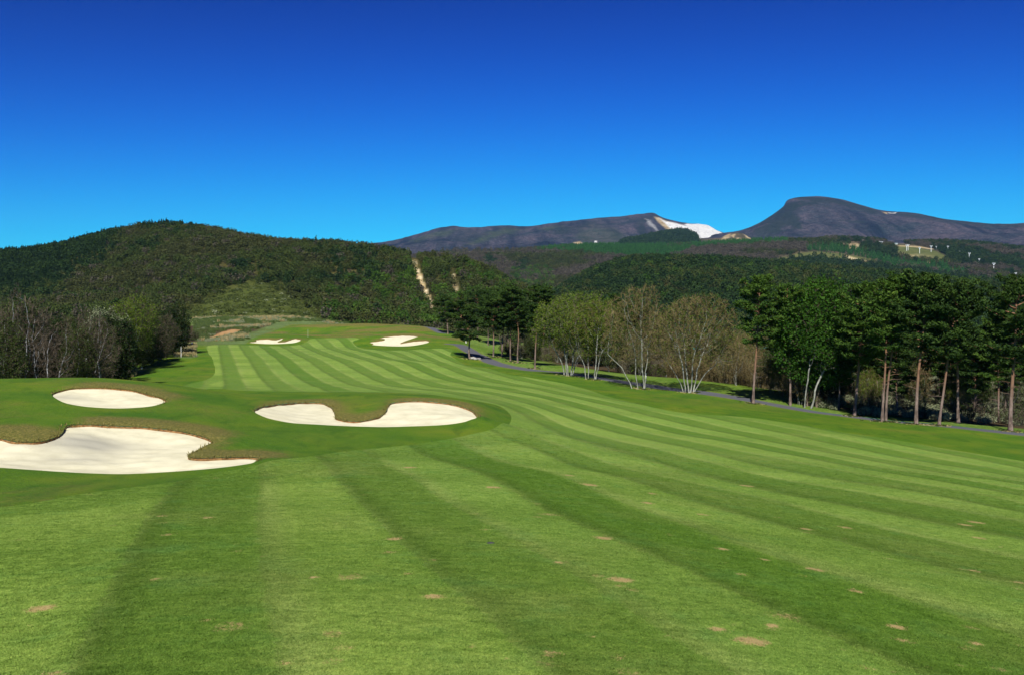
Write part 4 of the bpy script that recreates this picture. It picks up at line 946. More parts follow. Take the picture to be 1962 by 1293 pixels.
def wood(listing, name, protos, what, cat, group, place_of, ranks):
    """listing (u, D, s); every tree gets its own label from its rank in depth and the landmark it stands by"""
    cells = {}
    for t in listing:
        u, D, s = t
        rk = ranks[-1][1]
        for lim, wd_ in ranks:
            if D < lim: rk = wd_; break
        pl = place_of[-1][1]
        for lim, wd_ in place_of:
            if u < lim: pl = wd_; break
        cells.setdefault((rk, pl), []).append(t)
    for (rk, pl), ts in cells.items():
        ts.sort(key=lambda q: q[0]); m_ = len(ts)
        for k, (u, D, s) in enumerate(ts):
            od = {1: [''], 2: ['left ', 'right '], 3: ['left ', 'middle ', 'right ']}.get(m_) or (['leftmost ', 'second '] + ['third ', 'fourth ', 'fifth ', 'sixth '][:m_ - 3] + ['rightmost '])
            lab = (od[k] + what + (' ' + rk if rk else '') + ', ' + pl).strip()
            place(name, protos[rr.integers(len(protos))], lab, cat, group, ground(u, D), rr.uniform(0, 6.28), s * rr.uniform(.92, 1.08))
PR = [(1530, 'left of the bright leafy tree'), (1600, 'behind the bright leafy tree'), (1665, 'behind the right-leaning reddish pine'), (1725, 'behind the twin pines'), (1778, 'behind the thick grey pine'), (1825, 'behind the strongly leaning pine'), (1885, 'left of the stout edge pine'), (1935, 'just left of the edge pine trunk'), (9999, 'at the right edge of the photo')]
RK = [(128, 'of the near rank'), (139, 'of the second rank'), (153, 'of the third rank'), (999, 'of the farthest rank')]
lst = []
for D, us in ((121, (1600, 1725, 1870, 1905)), (132, (1575, 1640, 1700, 1760, 1815, 1860, 1930, 2000)), (146, (1500, 1545, 1610, 1680, 1735, 1800, 1850, 1910, 1975)), (157, (1585, 1640, 1690, 1740, 1790, 1840, 1890, 1950, 1990))):
    for u in us: lst.append((u + rr.uniform(-12, 12), D + rr.uniform(-4, 4), 0.66 + .0009 * D))
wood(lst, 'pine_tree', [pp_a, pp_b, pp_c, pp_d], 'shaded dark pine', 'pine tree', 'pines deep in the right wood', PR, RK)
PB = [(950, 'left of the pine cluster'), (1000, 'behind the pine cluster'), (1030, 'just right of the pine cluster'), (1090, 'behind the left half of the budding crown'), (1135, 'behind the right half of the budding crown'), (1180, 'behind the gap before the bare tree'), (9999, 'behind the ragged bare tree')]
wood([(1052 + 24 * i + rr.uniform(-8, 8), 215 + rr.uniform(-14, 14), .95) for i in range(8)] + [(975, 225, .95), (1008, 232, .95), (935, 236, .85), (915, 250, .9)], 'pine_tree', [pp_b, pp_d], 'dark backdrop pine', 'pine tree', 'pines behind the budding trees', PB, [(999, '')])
PT = [(1215, 'left of the ragged bare tree'), (1265, 'right of the ragged bare tree'), (1312, 'behind left half of the widest bare tree'), (1355, 'behind right half of the widest bare tree'), (1395, 'right of the widest bare tree'), (1440, 'left of the lone slender pine'), (9999, 'right of the lone slender pine')]
RT = [(152, 'in front'), (178, 'in the middle'), (999, 'at the back')]
wood([(1166, 176, .9), (1180, 200, .95), (1262, 190, 1.0), (1275, 168, .8), (1250, 210, 1.0), (1385, 165, .85), (1400, 182, 1.0), (1420, 150, .75), (1370, 190, 1.05), (1465, 150, .75), (1485, 165, .9), (1340, 200, 1.05), (1300, 185, 1.0), (1210, 182, .95),
      (1440, 172, 1.0), (1400, 205, 1.15), (1470, 185, 1.1), (1425, 215, 1.2), (1360, 168, .7), (1335, 162, .65), (1450, 138, .6), (1478, 134, .6), (1412, 144, .6), (1225, 170, .75), (1238, 200, 1.1), (1300, 215, 1.15), (1500, 190, 1.1), (1390, 150, .6)], 'thicket_tree', [th_a, th_b, th_a, th_c, th_h],
     'brown thicket tree', 'tree', 'leafless thicket trees behind the silver trees', PT, RT)
wood([(1000 + 22 * i + rr.uniform(-8, 8), 205 + rr.uniform(-10, 25), .6) for i in range(8)], 'thicket_tree', [th_a, th_c, th_g], 'slim tree beyond the shaded lawn', 'tree', 'slim trees beyond the shaded lawn', [(1020, 'left of the budding crown'), (1060, 'under the left of the budding crown'), (1110, 'under the budding crown'), (9999, 'between the budding trees')], [(999, '')])
wood([(1500 + 34 * i + rr.uniform(-14, 14), 126 + rr.uniform(-3, 22), .62) for i in range(14)], 'thicket_tree', [th_a, th_b, th_c, th_g], 'slim bare tree among dark trunks', 'tree', 'slim bare trees inside the right wood', PR, [(136, ''), (999, 'farther in')])
# left wood
LW = 'birches and scrub trees of the left wood'
PL = [(35, 'at the left edge of the photo'), (75, 'by the tall bare birch'), (115, 'right of the tall bare birch'), (160, 'left of the silver-crowned birch'), (222, 'under the silver-crowned birch'), (275, 'by the yellow-green crown'), (305, 'near the first marker stake'), (9999, 'near the dark right end')]
def lwood(listing, protos, what, name='birch_tree', cat='birch tree', ranks=[(999, '')], pl=PL, k=1): wood([(a, b, c * k) for a, b, c in listing], name, protos, what, cat, LW, pl, ranks)
ONE = lambda t: [(9999, t)]
lwood([(45, 96, 1.02)], [bi_c], 'bare white birch', pl=ONE('rising highest with spreading stems at the far left'))
lwood([(205, 132, .95)], [bi_d], 'silver-grey leafing birch', pl=ONE('in the middle of the left wood'))
lwood([(252, 142, 1.02)], [bi_e], 'birch with yellow-green crown', pl=ONE('highest in the right half of the left wood'))
lwood([(330, 190, .95)], [bi_f], 'dark leafy bush-like tree', 'thicket_tree', 'tree', pl=ONE('closing the right end of the left wood'))
lwood([(-10, 94, .8), (12, 92, .75), (30, 104, .85), (70, 98, .8), (98, 94, .72), (118, 100, .75), (145, 98, .7), (170, 103, .72), (194, 100, .7), (206, 116, .7)], [bi_a, bi_b, bi_c], 'slender white-stemmed front birch')
lwood([(-30, 110, .95), (5, 106, .9), (30, 100, .8), (60, 104, .88), (88, 103, .84), (108, 108, .85), (130, 106, .82), (158, 108, .82), (182, 106, .8), (208, 112, .84), (214, 120, .8), (218, 128, .8), (228, 133, .8), (252, 152, .82), (302, 158, .8), (318, 170, .8)], [bi_g, bi_g, bi_f], 'dusky brown scrub tree of the front', 'thicket_tree', 'tree', k=.95)
lwood([(-30, 130, 1.1), (20, 126, 1.05), (55, 132, 1.1), (90, 128, 1.05), (120, 135, 1.05), (150, 130, 1.05), (180, 140, 1.05), (225, 138, .95), (265, 152, 1.0), (290, 160, 1.0), (305, 170, 1.05), (285, 175, 1.1), (316, 182, .9)], [bi_g, bi_g, bi_f], 'dusky olive tree of the middle rank', 'thicket_tree', 'tree', k=.78)
lwood([(140, 155, 1.2), (200, 160, 1.2), (250, 168, 1.2), (325, 198, 1.1), (310, 190, 1.25), (343, 212, .85), (60, 155, 1.25), (0, 150, 1.2), (90, 165, 1.3), (240, 190, 1.3), (280, 195, 1.3), (30, 170, 1.35), (170, 175, 1.3)], [bi_f, bi_g], 'dark leafy tree at the back', 'thicket_tree', 'tree', k=.72)

# ------------------------------------------------------------------ stuff: distant woods, undergrowth
def blob(seed, h, wd, n, size, mat, cone=False, trunk=True):
    r = np.random.default_rng(seed); g = Geo()
    if cone:
        k = r.random(n) ** .7; z = h * (.08 + .92 * (1 - k)); rad = wd * .5 * k * (0.75 + .35 * np.sin(z * 5.0)); th = r.uniform(0, 2 * pi, n)
        C = np.c_[rad * np.cos(th), rad * np.sin(th), z]; C += r.normal(0, .08, C.shape)
    else:
        p = unit(r, n); p *= (r.uniform(.45, 1, (n, 1)) ** .5); lump = 1 + .22 * np.sin(4 * p[:, :1] + seed) + .18 * np.sin(5 * p[:, 1:2] - seed)
        C = p * lump * np.array([wd / 2, wd / 2, h * .42]) + np.array([0, 0, h * .55])
    g.add(*quads(r, C, size, .4, .7))
    if trunk: g.tube(np.array([[0, 0, -1], [0.1, 0, h * .5]]), np.array([.16, .08]), 4)
    return g.mesh('clump', M[mat], False)
def protocol(name, meshes):
    c = bpy.data.collections.new(name)
    for i, me in enumerate(meshes): c.objects.link(bpy.data.objects.new('%s_kind_%02d' % (name, i), me))
    return c
def scatter(name, P, idx, scl, coll, kind='stuff', cat='woodland', label=None):
    n = len(P); me = bpy.data.meshes.new(name); me.vertices.add(n); me.vertices.foreach_set('co', np.asarray(P, np.float32).ravel())
    a = me.attributes.new('kind_index', 'INT', 'POINT'); a.data.foreach_set('value', np.asarray(idx, np.int32))
    a = me.attributes.new('size', 'FLOAT', 'POINT'); a.data.foreach_set('value', np.asarray(scl, np.float32))
    a = me.attributes.new('turn', 'FLOAT_VECTOR', 'POINT'); r = np.random.default_rng(n)
    a.data.foreach_set('vector', np.c_[r.normal(0, .06, n), r.normal(0, .06, n), r.uniform(0, 6.28, n)].astype(np.float32).ravel())
    o = link(name, me); ng = bpy.data.node_groups.new(name + '_nodes', 'GeometryNodeTree')
    ng.interface.new_socket('Geometry', in_out='INPUT', socket_type='NodeSocketGeometry'); ng.interface.new_socket('Geometry', in_out='OUTPUT', socket_type='NodeSocketGeometry')
    gi = ng.nodes.new('NodeGroupInput'); go = ng.nodes.new('NodeGroupOutput'); ip = ng.nodes.new('GeometryNodeInstanceOnPoints')
    ci = ng.nodes.new('GeometryNodeCollectionInfo'); ci.inputs['Collection'].default_value = coll
    ci.inputs['Separate Children'].default_value = True; ci.inputs['Reset Children'].default_value = True
    def na(nm_, ty):
        q = ng.nodes.new('GeometryNodeInputNamedAttribute'); q.data_type = ty; q.inputs['Name'].default_value = nm_; return q.outputs['Attribute']
    ip.inputs['Pick Instance'].default_value = True
    L = ng.links; L.new(gi.outputs[0], ip.inputs['Points']); L.new(ci.outputs[0], ip.inputs['Instance'])
    L.new(na('kind_index', 'INT'), ip.inputs['Instance Index']); L.new(na('turn', 'FLOAT_VECTOR'), ip.inputs['Rotation']); L.new(na('size', 'FLOAT'), ip.inputs['Scale'])
    L.new(ip.outputs[0], go.inputs[0]); md = o.modifiers.new('scatter', 'NODES'); md.node_group = ng
    tag(o, label, cat, None, kind); return o
# hill kinds: 0-1 conifer, 2-3 larch, 4-5 bare brown, 6-7 grey, 8-9 fresh green, 10-11 olive, 12 low scrub, 13 pale scrub
M['h_scrub'] = leafmat('hill_scrub', (0.036, 0.055, 0.011), (0.060, 0.080, 0.018), (0.095, 0.115, 0.032), 0.15, True)
HC = protocol('far_tree', [blob(1, 10, 5, 150, .55, 'h_conifer', True), blob(2, 8.5, 5.5, 150, .6, 'h_conifer', True), blob(3, 9, 4, 130, .5, 'h_larch', True), blob(4, 10, 4.4, 130, .5, 'h_larch', True),
    blob(5, 8, 7, 170, .5, 'h_bare'), blob(6, 7, 6, 150, .5, 'h_bare'), blob(7, 8, 7, 170, .5, 'h_grey'), blob(8, 9, 6, 150, .5, 'h_grey'),
    blob(9, 8, 6.5, 190, .5, 'h_green'), blob(10, 7, 6, 170, .5, 'h_green'), blob(11, 8, 7, 190, .5, 'h_olive'), blob(12, 6.5, 6, 160, .5, 'h_olive'),
    blob(13, 1.6, 2.6, 50, .3, 'h_scrub', False, False), blob(14, 1.4, 2.2, 50, .25, 'blossom', False, False),
    blob(15, 7, 7, 200, .6, 'h_conifer'), blob(16, 8, 6, 200, .6, 'h_conifer')])
def hill_scatter(key, n, u0, u1, d0, d1, seed):
    hf, _ = HL[key]; r = np.random.default_rng(seed); U = r.uniform(u0, u1, n); D = np.sqrt(r.uniform(d0 ** 2, d1 ** 2, n))
    Z = hf(U, D); P = np.c_[wx(U, D), D, Z]; u, v = proj(P); return P, u, v, r
# left hill
P, u, v, r = hill_scatter('L1', 56000, -700, 1250, 430, 1330, 1)
nz = fbm(P[:, 0] / 45, P[:, 1] / 45, 5, 4); n3 = fbm(P[:, 0] / 14, P[:, 1] / 14, 8, 3); q = r.random(len(P))
idx = np.where(nz < .48, 4, 10) + (q < .5); idx = np.where((q > .93), 6, idx)
idx = np.where((nz > .68) & (q < .5), 14 + (q < .3), idx)
con = inpoly(u, v, [(-700,440),(0,440),(140,450),(240,430),(200,500),(130,540),(60,570),(-700,600)], 25) + .9 * inpoly(u, v, [(260,424),(390,430),(385,442),(330,440),(270,446)], 4)
con = con + .8 * inpoly(u, v, [(600,470),(640,478),(700,490),(730,520),(720,560),(690,570),(650,540),(610,500)], 12) * (n3 > .42) + .5 * inpoly(u, v, [(225,470),(300,465),(310,482),(240,492)], 6)
idx = np.where(r.random(len(P)) < con, np.where(q < .5, 0, 1) + np.where(n3 > .5, 14, 0), idx); idx = np.where(idx > 15, 15, idx)
grn = inpoly(u, v, [(600,640),(620,560),(700,540),(760,520),(830,520),(900,520),(980,560),(1000,640)], 30)
idx = np.where((r.random(len(P)) < grn * .65) & (n3 > .5), 8 + (q < .5), idx)
grass_ = inpoly(u, v, [(230,640),(340,600),(430,550),(490,534),(552,556),(600,588),(640,616),(620,640),(500,640)], 16)
scar = inpoly(u, v, [(784,494),(800,494),(842,600),(825,602)], 3) + inpoly(u, v, [(863,520),(876,520),(886,574),(874,576)], 3)
low = r.random(len(P)) < grass_ * 1.02
idx = np.where(low, 12 + (q < .05), idx); scl = .42 + .7 * r.random(len(P)) ** 1.8; scl = np.where(low, r.uniform(.5, 1.3, len(P)), scl)
keep = (scar < .25) & ~((P[:, 1] < 440) & (u > 380) & (u < 640)); P[:, 2] -= .4
scatter('hillside_woodland', P[keep], idx[keep], scl[keep], HC)
# right wooded hill
P, u, v, r = hill_scatter('L2', 26000, 950, 2300, 560, 1560, 2); q = r.random(len(P)); nz = fbm(P[:, 0] / 60, P[:, 1] / 60, 15, 4)
idx = np.where(q < .5, 14, 15); idx = np.where((nz > .56) & (q < .5), 10, idx); idx = np.where((q > .95), 4, idx); idx = np.where((q > .90) & (q < .93), 8, idx); P[:, 2] -= .4
scatter('conifer_woodland', P, idx, .7 + .9 * r.random(len(P)) ** 2, HC)
# middle hill
P, u, v, r = hill_scatter('L3', 46000, 720, 2250, 1500, 3080, 3); q = r.random(len(P)); nz = fbm(P[:, 0] / 120, P[:, 1] / 120, 25, 4)
idx = np.where(nz < .5, 6, 4) + (q < .5); idx = np.where((nz > .6) & (q < .5), 10, idx)
lar = inpoly(u, v, [(1020,484),(1060,478),(1150,472),(1250,470),(1300,476),(1340,470),(1400,466),(1510,460),(1510,470),(1400,474),(1330,478),(1310,488),(1270,500),(1240,498),(1180,494),(1100,486)], 2)
lar = lar + inpoly(u, v, [(1540,480),(1570,472),(1620,475),(1660,485),(1720,500),(1760,505),(1800,508),(1850,525),(1840,530),(1780,520),(1700,512),(1650,502),(1600,490)], 2)
cf = inpoly(u, v, [(1480,506),(1530,492),(1600,496),(1700,512),(1850,530),(1962,545),(2300,560),(2300,640),(1400,640),(1420,510)], 4)
cf = cf + inpoly(u, v, [(1645,475),(1660,466),(1690,475),(1720,488),(1725,505),(1690,498)], 2) + inpoly(u, v, [(1780,470),(1800,476),(1840,486),(1830,494),(1800,488)], 3) + .9 * inpoly(u, v, [(1602,456),(1640,452),(1700,462),(1800,456),(1850,462),(1962,478),(2300,486),(2300,490),(1962,486),(1850,470),(1740,468),(1660,466),(1610,466)], 2)
cf = cf + .35 * inpoly(u, v, [(1800,470),(2300,485),(2300,560),(1840,520)], 5) * (nz > .5) * 2 + inpoly(u, v, [(925,498),(935,495),(950,500),(948,512),(930,510)], 3) + .8 * inpoly(u, v, [(980,520),(1005,500),(1015,510),(1000,525)], 3) + .5 * (nz > .6) * (u > 1450)
idx = np.where(r.random(len(P)) < cf, np.where(q < .5, 14, 15), idx); idx = np.where(r.random(len(P)) < lar, 2 + (q < .5), idx)
idx = np.where((idx < 10) & (idx > 3) & (u > 980) & (u < 1060) & (v > 515) & (q < .5), 8, idx)
clear = inpoly(u, v, [(1510,490),(1530,484),(1560,480),(1600,484),(1640,491),(1690,501),(1700,508),(1640,506),(1560,498),(1500,503),(1460,498)], 1.5) * .9 + inpoly(u, v, [(1690,464),(1730,466),(1790,478),(1815,490),(1820,500),(1790,500),(1740,496),(1715,488),(1720,476)], 1) + .95 * inpoly(u, v, [(1605,464),(1650,464),(1650,474),(1640,480),(1610,470)], 1) + .9 * inpoly(u, v, [(820,484),(900,480),(1010,482),(1010,488),(900,489),(840,492)], 2)
clear = clear + inpoly(u, v, [(1610,486),(1630,490),(1668,501),(1662,505),(1630,498)], 1)
keep = r.random(len(P)) > clear; P[:, 2] -= .4
scatter('distant_woodland', P[keep], idx[keep], (.8 + 1.2 * r.random(len(P)) ** 2)[keep], HC)
# conifers on the foothill
P, u, v, r = hill_scatter('L4', 30000, 1130, 1500, 3600, 4650, 4)
dk = inpoly(u, v, [(1185,480),(1195,467),(1245,453),(1290,445),(1325,446),(1336,465),(1320,477),(1250,482)], 2); keep = (r.random(len(P)) < dk)
scatter('foothill_conifers', P[keep], np.where(r.random(keep.sum()) < .5, 14, 15), (1.0 + 3.0 * r.random(keep.sum()) ** 2.5), HC)
# ---- undergrowth of the woods
def thick(seed, h, wd, ns, mat_w, leaf=None, nl=0):
    r = np.random.default_rng(seed); g = Geo()
    for k in range(ns):
        a = r.uniform(0, 6.28); rr_ = wd * .5 * r.random() ** .5; x, y = rr_ * math.cos(a), rr_ * math.sin(a); hh = h * r.uniform(.6, 1)
        p = np.array([[x * .4, y * .4, 0], [x * .7, y * .7, hh * .5], [x, y, hh]]) + r.normal(0, .06, (3, 3)); g.tube(p, np.array([.02, .014, .005]), 3)
        m_ = 14; t = r.uniform(.3, 1, m_)[:, None]; C0 = p[0] * (1 - t) + p[2] * t; C1 = C0 + (unit(r, m_) + np.array([0, 0, .6])) * h * .14; g.add(*slivers(r, C0, C1, .008))
    me1 = g.mesh('thicket', M[mat_w], False)
    if leaf:
        C = unit(r, nl) * r.uniform(.5, 1, (nl, 1)) * np.array([wd * .55, wd * .55, h * .45]) + np.array([0, 0, h * .55]); V, Q = quads(r, C, .09, .6, .65)
        g.add(V, Q); me1 = g.mesh('thicket', M[mat_w], False); me1.materials.append(M[leaf])
        mi = np.zeros(len(me1.polygons), np.int32); mi[-nl:] = 1; me1.polygons.foreach_set('material_index', mi)
    return me1
UC = protocol('undergrowth', [thick(1, 3.2, 2.2, 22, 'twig_red'), thick(2, 2.6, 2.4, 22, 'twig_grey'), thick(3, 2.4, 2.4, 18, 'twig_dark', 'leaf_d', 160), thick(4, 1.1, 1.6, 14, 'twig_grey', 'blossom', 200), thick(5, 1.0, 1.5, 12, 'twig_dark', 'leaf_d', 160), thick(6, 2.2, 2.2, 18, 'twig_dark', 'bud', 160)])
r = np.random.default_rng(50)
n = 5200; Dd = r.uniform(112, 240, n); U = r.uniform(960, 2200, n); Xx = wx(U, Dd)
px2 = np.interp(Dd, np.sort(PATH[:, 1]), PATH[np.argsort(PATH[:, 1]), 0]); o_ = Xx - px2; keep = (o_ > np.where(Dd > 128, 17, 6.5)) & (Dd < 235)
keep |= (Dd > 214) & (U > 960); keep &= ~((Dd < 214) & (U < 1180)); Xx, Dd, U = Xx[keep], Dd[keep], U[keep]; q = r.random(len(Xx))
tint = fbm(Xx / 12, Dd / 12, 31, 3); idx = np.where(tint < .45, 0, np.where(tint < .55, 1, 5)); idx = np.where(q < .2, 2, idx)
farp = (U > 1560); idx = np.where(farp, np.where(q < .86, 3, 2), idx)
P = np.c_[Xx, Dd, H(Xx, Dd) - .05]
scatter('thicket_undergrowth', P, idx, r.uniform(.7, 1.3, len(P)) * np.where((U > 1560), .8, 1.0), UC, cat='undergrowth')
n = 1800; Dd = r.uniform(90, 250, n); lxp = np.interp(Dd, lw[order, 1], lw[order, 0]); Xx = lxp - 3.2 - 45 * r.random(n) ** 1.3
idx = np.where(r.random(n) < .5, 2, 4); P = np.c_[Xx, Dd, H(Xx, Dd) - .05]
scatter('left_undergrowth', P, idx, r.uniform(.6, 1.2, n), UC, cat='undergrowth')
# pale weeds and reeds on the wild banks
def tuft(seed, h, n, mat, wd=.35):
    r = np.random.default_rng(seed); a = r.uniform(0, 6.28, n); C0 = np.c_[np.cos(a), np.sin(a), np.zeros(n)] * (r.random((n, 1)) * wd); C1 = C0 * 1.9 + np.array([0, 0, h]) * r.uniform(.5, 1, (n, 1)) + r.normal(0, .06, (n, 3))
    g = Geo(); g.add(*slivers(r, C0, C1, .018)); return g.mesh('tuft', M[mat], False)
M['straw'] = leafmat('straw_blades', (0.16, 0.12, 0.05), (0.34, 0.28, 0.13), (0.55, 0.48, 0.28), .2)
M['blade'] = leafmat('grass_blades', (0.030, 0.085, 0.008), (0.060, 0.13, 0.014), (0.14, 0.19, 0.035), .3)
M['dryblade'] = leafmat('dry_grass_blades', (0.045, 0.045, 0.010), (0.11, 0.10, 0.026), (0.26, 0.21, 0.08), .3)
M['dryblade2'] = leafmat('lip_grass_blades', (0.07, 0.065, 0.018), (0.16, 0.14, 0.045), (0.30, 0.25, 0.10), .3)
M['meadow_blade'] = leafmat('meadow_blades', (0.050, 0.080, 0.020), (0.085, 0.125, 0.035), (0.14, 0.17, 0.06), .3)
TC = protocol('tuft', [tuft(1, .9, 40, 'straw'), tuft(2, .6, 40, 'blossom'), tuft(3, .6, 40, 'meadow_blade')])
u_ = r.uniform(360, 860, 9000); v_d = r.uniform(235, 420, 9000); Xx = wx(u_, v_d); Zz = H(Xx, v_d); vv_ = HY - (Zz - CZ) / v_d * F
k1 = inpoly(u_, vv_, [(370,600),(372,652),(400,655),(470,655),(480,650),(470,640),(500,628),(540,617),(600,616),(640,622),(690,618),(600,605)], 1) > .5
k1 &= ~((inpoly(u_, vv_, [(400,648),(425,636),(445,631),(465,632),(452,640),(420,646),(402,652)], 1) > .5))
k1 &= (v_d > 310) | (u_ < 500)
P = np.c_[Xx, v_d, Zz - .05][k1]; q = r.random(len(P)); cl = fbm(P[:, 0] / 10, P[:, 1] / 10, 61, 3)
scatter('meadow_weeds', P, np.where(cl < .55, 2, np.where(q < .3, 0, 1)), r.uniform(.6, 1.5, len(P)), TC, cat='weeds')
bank = cast([(r.uniform(335, 375), r.uniform(660, 684)) for _ in range(500)] + [(r.uniform(215, 258), r.uniform(708, 722)) for _ in range(350)], 100, 240)
scatter('bank_weeds', bank, r.integers(0, 3, len(bank)), r.uniform(.4, 1.0, len(bank)), TC, cat='weeds')
ft = []
for (u0, v0) in [(900,688),(945,684),(962,684),(978,692),(992,695),(1025,706),(1443,773),(1637,797),(1690,808),(1697,808),(1755,813),(1799,815),(1936,826),(1090,720),(1134,727),(1228,745),(1320,752)]:
    c0 = base(u0, v0)
    for k in range(46): a0 = r.uniform(0, 6.28); q0 = .35 + abs(r.normal(0, .35)); ft.append((c0.x + math.cos(a0) * q0 * 1.4, c0.y + math.sin(a0) * q0))
ft = np.array(ft); TFC = protocol('foot_tuft', [tuft(21, .13, 14, 'straw', .12), tuft(22, .12, 14, 'leaf_d', .12)])
scatter('tree_foot_grass', np.c_[ft, H(ft[:, 0], ft[:, 1])], r.integers(0, 2, len(ft)), r.uniform(.6, 1.4, len(ft)), TFC, cat='grass')
# grass blades standing on the bunker lips
LC = protocol('lip', [tuft(11, .055, 16, 'blade', .08), tuft(12, .038, 16, 'dryblade2', .09)])
pts = []
for i, Pb in enumerate(BP[:3]):
    nb_ = np.roll(Pb, -1, 0); seg_l = np.linalg.norm(nb_ - Pb, axis=1); cen = Pb.mean(0)
    for a1, b1, L_ in zip(Pb, nb_, seg_l):
        for k in range(int(L_ * 3) + 1):
            t_ = r.random(); p = a1 * (1 - t_) + b1 * t_; d_ = b1 - a1; nrm = np.array([d_[1], -d_[0]]) / (np.linalg.norm(d_) + 1e-9)
            for sg_ in (1, -1):
                c_ = p + nrm * sg_ * abs(r.normal(0.05, .10))
                pts.append((c_[0], c_[1], i))
pts = np.array(pts); sd = np.minimum.reduce([sdf_poly(pts[:, 0], pts[:, 1], Pb) for Pb in BP[:3]]); pts = pts[sd > .005]
q = np.zeros(len(pts))
for Pb in BP[:3]: q = np.maximum(q, sdf_poly(pts[:, 0], pts[:, 1] - 1.2, Pb) < .6)
zz = H(pts[:, 0], pts[:, 1])
for i, Pb in enumerate(BP):
    dd = sdf_poly(pts[:, 0], pts[:, 1] - 1.2, Pb); bb = sdf_poly(pts[:, 0], pts[:, 1], Pb); zz = zz + (0.06, 0.05, 0.06, 0.05, 0.05)[i] * np.exp(-((dd) / 1.3) ** 2) * (bb > 0) * smooth01(bb / 0.6)
scatter('bunker_edge_grass', np.c_[pts[:, 0], pts[:, 1], zz - .01], q.astype(int), np.where(q > 0, r.uniform(.6, 1.2, len(pts)), r.uniform(.15, .5, len(pts))), LC, cat='grass')

# short mown blades on the near fairway, carrying the colour of the pass they stand in
r = np.random.default_rng(91); n = 330000; Dd = 7 + 62 * r.random(n) ** 1.2; Xx = r.uniform(-.64, .64, n) * Dd + r.normal(0, .3, n)
ok_ = (sdf_poly(Xx, Dd, FP, True, 60.0) < -.03) & (r.random(n) < smooth01((69 - Dd) / 42)); Xx, Dd = Xx[ok_], Dd[ok_]
fi = np.clip(np.searchsorted(rows, Dd) - 1, 0, nr - 2); fr = (Dd - rows[fi]) / (rows[fi + 1] - rows[fi]); tq = Xx / (Dd + 32.0)
fj = np.clip(np.searchsorted(tc, tq) - 1, 0, nc - 2); fc_ = (tq - tc[fj]) / (tc[fj + 1] - tc[fj])
def gsamp(G): G = G.reshape(nr, nc); return (G[fi, fj] * (1 - fr) + G[fi + 1, fj] * fr) * (1 - fc_) + (G[fi, fj + 1] * (1 - fr) + G[fi + 1, fj + 1] * fr) * fc_
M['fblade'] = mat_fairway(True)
def mown(seed):
    r = np.random.default_rng(seed); k = 30; C0 = np.c_[r.uniform(-.055, .055, (k, 2)), np.full(k, -.002)]; C1 = C0 + np.c_[r.normal(0, .009, (k, 2)), r.uniform(.004, .013, k)]
    g = Geo(); g.add(*slivers(r, C0, C1, .0028)); return g.mesh('mown_blades', M['fblade'], False)
FC = protocol('mown', [mown(i) for i in range(4)])
kp = r.random(len(Xx)) > gsamp(patch) * 1.1
Xx, Dd, fi, fj, fr, fc_ = Xx[kp], Dd[kp], fi[kp], fj[kp], fr[kp], fc_[kp]
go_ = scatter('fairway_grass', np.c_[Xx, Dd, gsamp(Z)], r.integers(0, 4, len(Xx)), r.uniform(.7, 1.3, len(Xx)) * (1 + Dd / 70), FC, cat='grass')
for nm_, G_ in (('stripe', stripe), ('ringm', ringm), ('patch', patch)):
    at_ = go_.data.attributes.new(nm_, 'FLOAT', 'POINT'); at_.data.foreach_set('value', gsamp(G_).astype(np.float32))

# ------------------------------------------------------------------ small things
def lathe(prof, sides=12):
    g = Geo(); th = np.linspace(0, 2 * pi, sides, endpoint=False); P = np.array(prof, float)
    V = np.stack([P[:, 0][:, None] * np.cos(th), P[:, 0][:, None] * np.sin(th), np.repeat(P[:, 1][:, None], sides, 1)], -1).reshape(-1, 3)
    i = np.arange(len(P) - 1)[:, None] * sides + np.arange(sides); j = np.arange(len(P) - 1)[:, None] * sides + (np.arange(sides) + 1) % sides
    g.add(V, np.stack([i, j, j + sides, i + sides], -1).reshape(-1, 4)); return g
def box(c, s):
    V = np.array([[x, y, z] for x in (-.5, .5) for y in (-.5, .5) for z in (-.5, .5)]) * np.array(s) + np.array(c)
    return V, np.array([[0, 1, 3, 2], [4, 6, 7, 5], [0, 4, 5, 1], [2, 3, 7, 6], [0, 2, 6, 4], [1, 5, 7, 3]])
def stake(u, v, h, label, rad=.07, bands=True, d0=85, d1=300, grp='white marker stakes'):
    b = base(u, v, d0, d1); e = bpy.data.objects.new('marker_stake', None); COL.objects.link(e); e.location = b; tag(e, label, 'marker stake', grp)
    link('post', lathe([(rad, -.1), (rad, h * .93), (rad * .8, h * .97), (rad * .2, h), (0.001, h)]).mesh('post', M['white']), e)
    if bands:
        for k in (.45, .68): link('band', lathe([(rad + .004, h * k), (rad + .012, h * k + .01), (rad + .012, h * (k + .09)), (rad + .004, h * (k + .09) + .01)]).mesh('band', M['darkpaint']), e)
stake(272, 707, .95, 'white stake with dark bands at the nearer edge of the left wood', .11, d0=100, d1=200)
stake(347, 684, 1.9, 'thin pole beside the weedy bank at the end of the left wood', .04, False, 110, 200)
stake(368, 662, .75, 'short white stake above the weedy bank beside the fairway corner', .12, False, 180, 260)
stake(1237, 729, 1.25, 'white stake on the far side of the path behind the bare silver tree', .11, False, 120, 200)
stake(893, 657, 1.1, 'white post where the cart path forks under the gnarled pine', .12, False, 190, 260)
# flag on the far green
b = base(590, 646, 250, 300); e = bpy.data.objects.new('flagstick', None); COL.objects.link(e); e.location = b; tag(e, 'thin pale flagstick standing on the far green beyond the fairway', 'flagstick')
link('pole', lathe([(.012, -.05), (.012, 2.1), (.001, 2.12)], 8).mesh('pole', M['white']), e)
